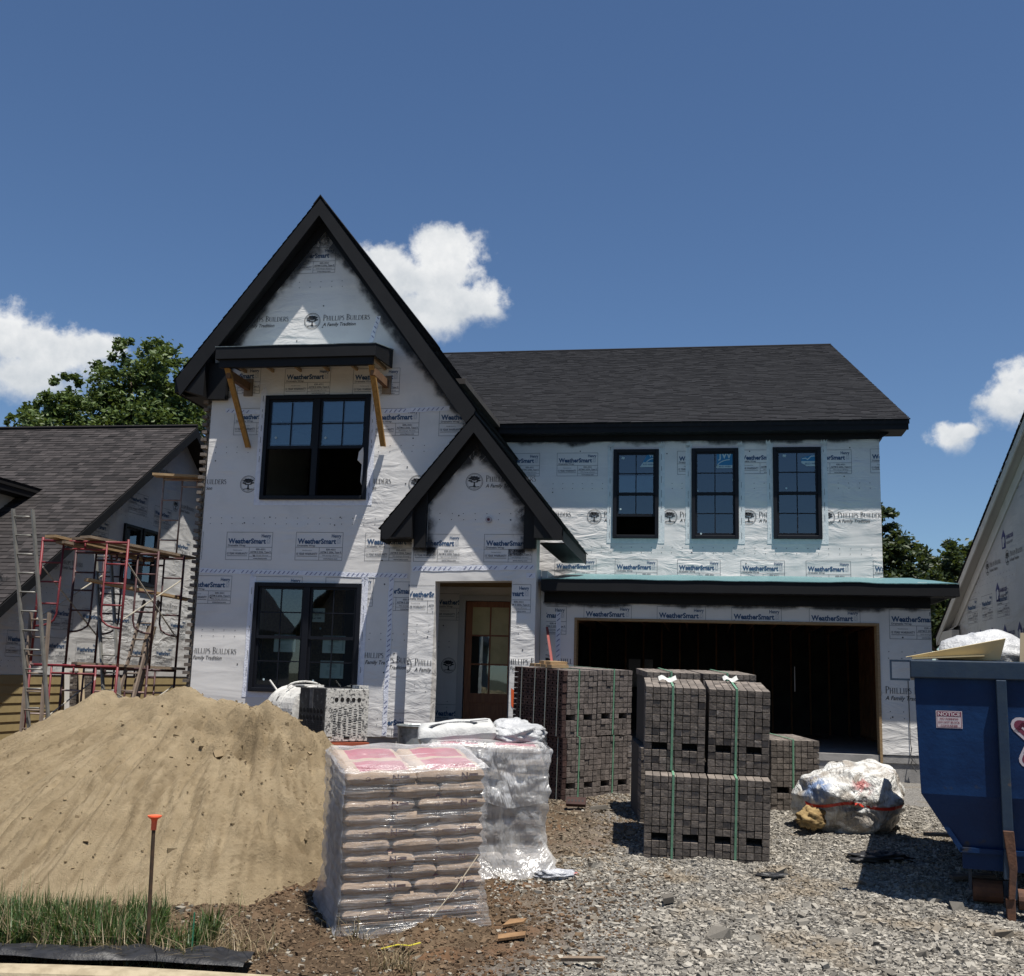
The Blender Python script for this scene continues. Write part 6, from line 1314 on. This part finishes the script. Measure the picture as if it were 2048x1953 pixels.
    for wdt, mi, zo in ((.135, 0, 0), (.085, 1, .001)):
        for i in range(5):
            a, c = Vector(pts[i]), Vector(pts[(i+1) % 5]); F.stroke([a, c], wdt, mi, z=zo+.0002*i); F.poly([(a.x+wdt/2*math.cos(R(q)), a.y+wdt/2*math.sin(R(q))) for q in range(0, 360, 30)], mi, z=zo+.0002*i)
    for i in range(5):
        a, c = Vector(pts[i]), Vector(pts[(i+1) % 5]); F.stroke([a.lerp(c, .06), a.lerp(c, .40)], .016, 0, z=.0028)
    F.poly([(.09*math.cos(R(90+36*i))*(1 if i % 2 == 0 else .45), .09*math.sin(R(90+36*i))*(1 if i % 2 == 0 else .45)) for i in range(10)], 0, z=.003)
    obj('star_emblem', F.mesh('star_emblem', [mat('emblem_white', (.40, .36, .40)), NRED]), E, M @ Matrix(((1,0,0,1.10),(0,0,-1,-.003),(0,1,0,1.07),(0,0,0,1))) @ Matrix.Rotation(R(-8), 4, 'Z'))
    # load lying on top: separate things
    BRD = mat('cream_foam_board', (.44, .36, .20), (.40, .32, .18), 4, .7); BRW = mat('tan_board_face', (.33, .27, .18), (.28, .23, .155), 5, .75); G_ = 'boards thrown on the dumpster'
    def sheet_(pts, t, m, label, name='board'):
        b = MB(); b.prism(pts, (0, 0, 0), t); tag(b.build(name, m, None, m=M), label, 'board', G_)
    sheet_([(-.03, .05, 1.745), (.80, -.02, 1.92), (.75, .02, 1.735), (.60, .05, 1.73)], (0, .02, .004), BRD, 'large cream board tilted on the left end of the dumpster load')
    sheet_([(.02, .0, 1.727), (.62, -.04, 1.762), (.65, .4, 1.77), (.05, .45, 1.735)], (0, 0, .012), BRD, 'narrow cream strip lying flat along the dumpster rim')
    sheet_([(.80, .10, 1.72), (1.02, .10, 1.75), (1.02, .10, 1.69), (.78, .10, 1.66)], (0, .02, 0), BRD, 'small cream offcut between the white sheet and the tan board')
    sheet_([(.905, .02, 1.70), (1.9, .0, 1.69), (1.9, .03, 1.98), (.925, .05, 1.975)], (0, .018, 0), BRW, 'upright tan board standing in the dumpster at the right edge')
    o = heap('white_sheet_bundle', M @ Matrix.Translation((.66, .42, 1.78)), .40, .30, .22, mat('white_poly', (.44, .445, .45)), 'bundle of white plastic sheet behind the boards on the dumpster', 'plastic sheet', .18, 11, fold=1.3)
dumpster()
for i, (x, y, rz, L, lab) in enumerate(((2.30, -7.05, .25, .42, 'short dirty plank under the dumpster beside the roller'), (1.15, -4.75, -.25, .55, 'thin board on the gravel just left of the debris bag'), (2.35, -5.35, -.5, .9, 'broken brown board on the gravel right of the debris bag'))):
    b = MB(); b.box((0, 0, 0), (L, .09, .03)); tag(b.build('scrap_board', PLANK if i else mat('grey_plank', (.12, .10, .085), (.09, .075, .065), 6, .9), None, m=placed(x, y, float(G(x, y))+.03, rz, R(5), R(-3))), lab, 'board', 'scrap boards on the gravel')

# clear debris bag full of rubbish
def debris_bag():
    c = Vector((1.62, -5.05, .20)); E = empty('debris_bag', (1.62, -5.05, -.2), label='bulging clear plastic bag of building rubbish with a red band on the gravel', cat='rubbish bag')
    M = bpy.data.materials.new('rubbish_bag_plastic'); M.use_nodes = True; n = NT(M.node_tree); b = n.n['Principled BSDF']; tc = n.node('ShaderNodeTexCoord').outputs['Object']
    cc = n.mix(n.ramp(n.noise(tc, 3.4, 5, .55, distortion=1.4), .44, .60), (.60, .60, .58), (.30, .27, .235)); cc = n.mix(n.ramp(n.noise(tc, 3.1, 3), .60, .68, 0, .7), cc, (.60, .60, .61)); cc = n.mix(n.ramp(n.noise(n.mapping(tc, loc=(4, 2, 1)), 2.7, 3), .66, .72, 0, .6), cc, (.16, .16, .17))
    blue = n.ramp(n.vm('DISTANCE', tc, (1.22, -5.45, .33)), .22, .10); cc = n.mix(n.m('MULTIPLY', n.m('MULTIPLY', blue, n.ramp(n.noise(n.mapping(tc, (2, 2, 1)), 5, 4), .42, .52)), .85), cc, (.07, .14, .30)); red = n.ramp(n.vm('DISTANCE', tc, (1.72, -5.50, .42)), .16, .05); cc = n.mix(n.m('MULTIPLY', n.m('MULTIPLY', red, n.ramp(n.noise(tc, 9, 3), .45, .55)), .8), cc, (.42, .06, .06))
    n.put(b.inputs['Base Color'], cc); b.inputs['Roughness'].default_value = .38; b.inputs['Specular IOR Level'].default_value = .45
    bn = n.node('ShaderNodeBump'); bn.inputs['Distance'].default_value = .055; n.l.new(n.m('ADD', n.noise(n.mapping(tc, (1, 1, .5)), 5, 6, .55, distortion=2.2), n.m('MULTIPLY', n.noise(n.mapping(tc, (2.5, 1, 1), rot=(0, .8, .3)), 6, 5, .55, distortion=1.5), .7)), bn.inputs['Height']); n.l.new(bn.outputs[0], b.inputs['Normal'])
    knot = Vector((-.18, -.9, -.12)).normalized()
    def S(th, ph, off=0.0):
        d = Vector((math.sin(th)*math.cos(ph), math.sin(th)*math.sin(ph), math.cos(th))); a = math.acos(max(-1, min(1, d.dot(knot)))); pole = Vector((1, 0, 0)).cross(knot); ang = math.atan2((d-knot*d.dot(knot)).dot(pole), d.x)
        k = 1+.15*mnoise.noise(d*1.7)+.075*mnoise.noise(d*4.4+Vector((3, 0, 0)))-.05*abs(mnoise.noise(d*7.0+Vector((0, 5, 0))))+.05*math.sin(ang*11+2*math.sin(ang*3))*math.exp(-a*1.3)-.20*math.exp(-(a/.30)**2)
        k *= 1+.18*max(0, d.x)*max(0, d.z+.3)
        p = Vector((d.x*.62*k, d.y*.50*k, d.z*.43*k)); p.z = max(p.z, -.36+.02*mnoise.noise(d*6)); p += d*off
        return c+Matrix.Rotation(R(12), 3, 'Z') @ p
    N, K = 56, 72; vs = [S(math.pi*i/N, 2*math.pi*j/K) for i in range(N+1) for j in range(K)]; fs = [(i*K+j, i*K+(j+1) % K, (i+1)*K+(j+1) % K, (i+1)*K+j) for i in range(N) for j in range(K)]
    m = MB(); m.add(vs, fs); m.build('bag_skin', M, E, smooth=True)
    m = MB(); vs, fs = [], []
    for i in range(31):
        ph = R(205+110*i/30)
        for th in (1.56, 1.64): vs.append(S(th+.06*math.sin(i*.35), ph, .006))
    for i in range(30): fs.append((2*i, 2*i+1, 2*i+3, 2*i+2))
    m.add(vs, fs); m.build('red_band', mat('red_tape', (.42, .035, .02), rough=.4), E)
    o = heap('foam_chunk', Matrix.Translation((1.16, -5.50, .03)) @ Matrix.Rotation(R(30), 4, 'Z'), .17, .10, .12, mat('yellow_foam', (.27, .19, .085), (.16, .10, .04), 9, .9, .6, 24), 'jagged chunk of yellow foam poking out of the debris bag', 'foam chunk', .4, 21, 26, 2.6)
debris_bag()
heap('black_cloth', placed(.62, -7.18, float(G(.62, -7.18))+.005, .2), .20, .10, .03, SILT, 'small black rag on the gravel right of the front brick stack', 'rag', .5, 31, 20)
heap('black_cloth', placed(1.75, -6.35, float(G(1.75, -6.35))+.01, .5), .34, .20, .07, SILT, 'black plastic scrap lying in the shadow left of the dumpster', 'rag', .5, 33, 26)

# ------------------------------------------------------------------ scaffold and ladders
RED = mat('red_scaffold_paint', (.155, .014, .020), (.11, .012, .016), 5, .55, .1, 20, c3=(.24, .20, .18), thr3=(.62, .70), scale3=6); DRED = mat('dark_scaffold_paint', (.05, .013, .015), (.035, .012, .013), 6, .6, c3=(.30, .27, .25), thr3=(.64, .70), scale3=7); BARE = mat('worn_steel', (.30, .25, .22), (.22, .13, .11), 5, .6); ALU = mat('dull_aluminium', (.22, .215, .195), (.17, .165, .15), 7, .5, metal=.4); BRACE = mat('galvanised_brace', (.36, .33, .27), (.26, .24, .20), 8, .5)
DX = Vector((.985, .172, 0)); rt_ = .022
SC = empty('scaffold', (-10.4, -1.3, 0), label='red and dark red tubular scaffold between the two houses behind the sand', cat='scaffold')
def frame(label, p, w, z0, z1, m, legs=True, x1=None):
    p = Vector(p); h = z1-z0; P = lambda a, z: p+DX*a+Vector((0, 0, z-p.z)); i0 = .36
    b = MB(); b.tube([P(0, z0-.04), P(0, z1+.06)], rt_, 8); b.tube([P(w, z0-.04), P(w, z1+.06)], rt_, 8); b.tube([P(0, z1), P(w, z1)], rt_, 8); E = b.build('frame', m, SC, smooth=True); E['label'] = label
    b = MB(); b.tube([P(i0, z1-.13), P(w-i0, z1-.13)], rt_*.8, 8); b.build('lower_bar', m, E, smooth=True)
    b = MB(); b.tube([P(w/2, z1), P(w/2, z1-.13)], rt_*.8, 8); b.build('spacer', m, E, smooth=True)
    for a, sg in ((0, 1), (w, -1)):
        b = MB()
        if h > 1.7: b.tube([P(a+sg*i0, z1)] + [P(a+sg*i0*.98, z1-h*.60)] + [P(a+sg*i0*(1-t*t*.95), z1-h*.60-.22*math.sin(t*1.5)) for t in (.35, .6, .8, 1.0)], rt_*.8, 8)
        else: b.tube([P(a+sg*i0, z1), P(a+sg*i0*.98, z0)], rt_*.8, 8)
        b.build('inner_post', m, E, smooth=True)
        for f in ((.18, .34, .52) if h > 1.7 else (.28, .55, .82)): b = MB(); b.tube([P(a, z1-h*f), P(a+sg*i0*.98, z1-h*f)], rt_*.7, 8); b.build('rung', m if h > 1.7 else BARE, E, smooth=True)
    return E
FA, FB, FC = (-11.12, -1.38, 0), (-10.82, .10, 0), (-10.18, .86, 0)
frame('upper red scaffold frame nearest the camera, left of the house', FA, 1.46, 1.50, 3.55, RED); frame('lower red scaffold frame standing behind the sand pile', FA, 1.46, .0, 1.46, RED)
frame('upper dark red scaffold frame against the brick edge of the house', FB, 1.46, 1.46, 3.44, DRED); frame('lower dark red scaffold frame near the house foundation', FB, 1.46, .0, 1.42, DRED)
FD = (-10.97, -.64, 0)
frame('middle dark red scaffold frame between the near and far frames', FD, 1.46, .0, 1.44, DRED); frame('upper middle scaffold frame under the deck planks', (-10.95, -.62, 0), 1.46, 1.48, 3.44, DRED)
frame('pale topmost scaffold frame high beside the house corner', FC, 1.3, 3.60, 5.02, BARE)
def plank(label, a, b, w, t=.045, m=PLANK):
    q = MB(); q.bar(a, b, w, t); tag(q.build('scaffold_plank', m), label, 'plank', 'scaffold planks')
plank('left plank of the two on top of the near scaffold frame', (-10.85, -1.60, 3.60), (-10.42, .35, 3.50), .24, m=WOOD); plank('right plank on top of the near scaffold frame reaching to the house corner', (-10.28, -1.48, 3.605), (-9.50, .85, 3.51), .26)
plank('middle plank between the two on the upper scaffold deck', (-10.56, -1.30, 3.602), (-9.90, .60, 3.505), .24)
plank('lower narrow plank halfway up the scaffold', (-10.50, -.95, 2.93), (-9.38, .64, 2.72), .20, m=WOOD); plank('plank on the topmost pale scaffold frame', (-10.30, .70, 5.075), (-9.10, .98, 5.06), .28, m=WOOD); plank('long dirty plank lying across the lower scaffold frames', (-10.4, -1.25, 1.50), (-9.3, .45, 1.46), .22)
def cross(label, a, b):
    q = MB(); q.tube([a, b], .013, 6); q.build('cross_brace', BRACE, SC)['label'] = label
plank('grey plank leaning upright against the far scaffold frame', (-9.95, -.2, .1), (-9.80, .15, 2.2), .16); plank('stacked plank under the top deck of the scaffold', (-10.75, -1.45, 3.52), (-10.15, .5, 3.42), .22)
pa, pb = Vector(FA)+DX*1.44, Vector(FB)+DX*1.44
cross('cross brace falling from the near upper frame to the far frame', (pa.x, pa.y, 3.25), (pb.x, pb.y, 2.0)); cross('pale cross brace rising from the near frame to the far upper frame', (pa.x, pa.y, 2.22), (pb.x, pb.y, 3.05)); cross('cross brace on the left posts of the upper frames', (FA[0]+.05, FA[1], 3.1), (FB[0], FB[1], 2.0)); cross('low cross brace dropping behind the sand pile', (pa.x, pa.y, 1.05), (pb.x, pb.y, .45)); cross('low cross brace rising near the house foundation', (pa.x+.4, pa.y+.4, .35), (pb.x, pb.y, 1.0))
cross('cross brace between the posts behind the tall ladder', (FA[0], FA[1], 2.2), (FB[0], FB[1], 3.1)); cross('rusty brace across the lower near frames', (FA[0], FA[1], .3), (FB[0], FB[1], 1.2)); cross('rusty brace crossing low on the right posts', (pa.x, pa.y, .4), (pb.x, pb.y, 1.15))
def ladder(label, top, bot, w, n, m, d=DX, rr_=.03):
    top, bot = Vector(top), Vector(bot); E = empty('ladder', tuple(bot), label=label, cat='ladder', group='ladders by the scaffold')
    for a in (0, w): b = MB(); b.bar(bot+d*a, top+d*a, rr_, .07, (0, 1, 0)); b.build('rail', m, E)
    for i in range(n): t = (i+.6)/n; q = bot.lerp(top, t); b = MB(); b.tube([q, q+d*w], .014, 6); b.build('rung', m, E, smooth=True)
ladder('tall grey extension ladder leaning at the far left of the scaffold', (-11.14, -2.26, 3.96), (-10.50, -2.05, -.02), .32, 13, ALU); ladder('grey ladder behind the near scaffold frame', (-10.92, -.05, 3.55), (-9.72, -1.15, 0), .27, 12, ALU)
ladder('short brown ladder leaning towards the house between the scaffold frames', (-10.02, .22, 2.66), (-9.72, -1.3, .0), .26, 9, mat('brown_ladder', (.17, .13, .10), (.13, .10, .08), 6, .7)); ladder('dirty ladder section leaning close behind the tall grey ladder', (-10.86, -1.9, 2.3), (-10.55, -2.3, 0), .30, 8, mat('brown_ladder', (.17, .13, .10)))
# dark pole and small lumber pile at far left
for i, (a, b_, lab) in enumerate((((-9.3, -4.4, .30), (-8.0, -4.75, .62), 'upper weathered pole in the lumber heap at the far left'), ((-9.3, -4.5, .15), (-8.0, -4.9, .50), 'lower weathered pole in the lumber heap at the far left'), ((-9.2, -4.2, .1), (-8.3, -4.9, .55), 'crossing weathered pole in the lumber heap at the far left'))):
    q = MB(); q.bar(a, b_, .08, .06); tag(q.build('lumber', PLANK), lab, 'lumber', 'lumber heap at the far left')
# small crumbs and lumps on the sand
p = spread(5200, -8.6, -3.2, -9.6, -6.2, lambda x, y: np.clip(.25+np.exp(-((x+4.75)**2/.8+(y+7.1)**2/.5))+.6*(y < -8.6), 0, 1), 45); zs_ = np.array([SANDZ(a, b_) for a, b_ in p]); ok = zs_ > G(p[:, 0], p[:, 1])+.03
stones('sand_lumps', p[ok], rng.gamma(1.1, .007, ok.sum())+.004, stone_material('sand_crumbs', (.15, .112, .066), (.25, .19, .115), (.17, .125, .075)), 'small lumps of moist sand on the heap', zf=lambda x, y: np.array([SANDZ(a, b_) for a, b_ in zip(x, y)]), sink=.30, seed=46)

# scraps on the dirt by the pallets
def scrap(name, x, y, pts, t, m, label, cat, rz=0, group=None):
    b = MB(); b.prism([(a, c, .0) for a, c in pts], (0, 0, 0), (0, 0, t)); tag(b.build(name, m, None, m=placed(x, y, float(Gn(x, y))+.025, rz, R(9), R(-7))), label, cat, group)
SCR = mat('orange_brown_splinter', (.23, .135, .065), (.16, .09, .042), 7, .85, .3, 30)
scrap('wood_scrap', -1.62, -9.10, [(0, 0), (.17, .03), (.20, .10), (.06, .12)], .02, SCR, 'orange-brown splintered wood scrap just right of the front bag pallet', 'wood scrap', .2, 'wood scraps by the pallets')
scrap('wood_scrap', -1.60, -9.42, [(0, 0), (.22, -.02), (.25, .05), (.03, .08)], .02, SCR, 'orange-brown wood scrap at the lower right corner of the front bag pallet', 'wood scrap', .5, 'wood scraps by the pallets')
scrap('wood_scrap', -1.05, -9.80, [(0, 0), (.34, .02), (.34, .06), (.01, .05)], .025, PLANK, 'thin dark stick lying on the dirt near the street', 'wood scrap', -.35, 'wood scraps by the pallets')
scrap('marking_ribbon', -2.42, -9.86, [(0, 0), (.12, .05), (.22, .01), (.30, .05), (.29, .07), (.21, .03), (.12, .07), (0, .02)], .004, mat('yellow_ribbon', (.36, .31, .03)), 'strip of yellow marking ribbon on the dirt in front of the bag pallet', 'ribbon', .15)
scrap('stone_slab', -.35, -8.3, [(0, 0), (.10, .01), (.12, .09), (.03, .10)], .05, GRAVEL, 'fist-sized pale stone on the gravel left of the front brick stack shadow', 'stone', .4)
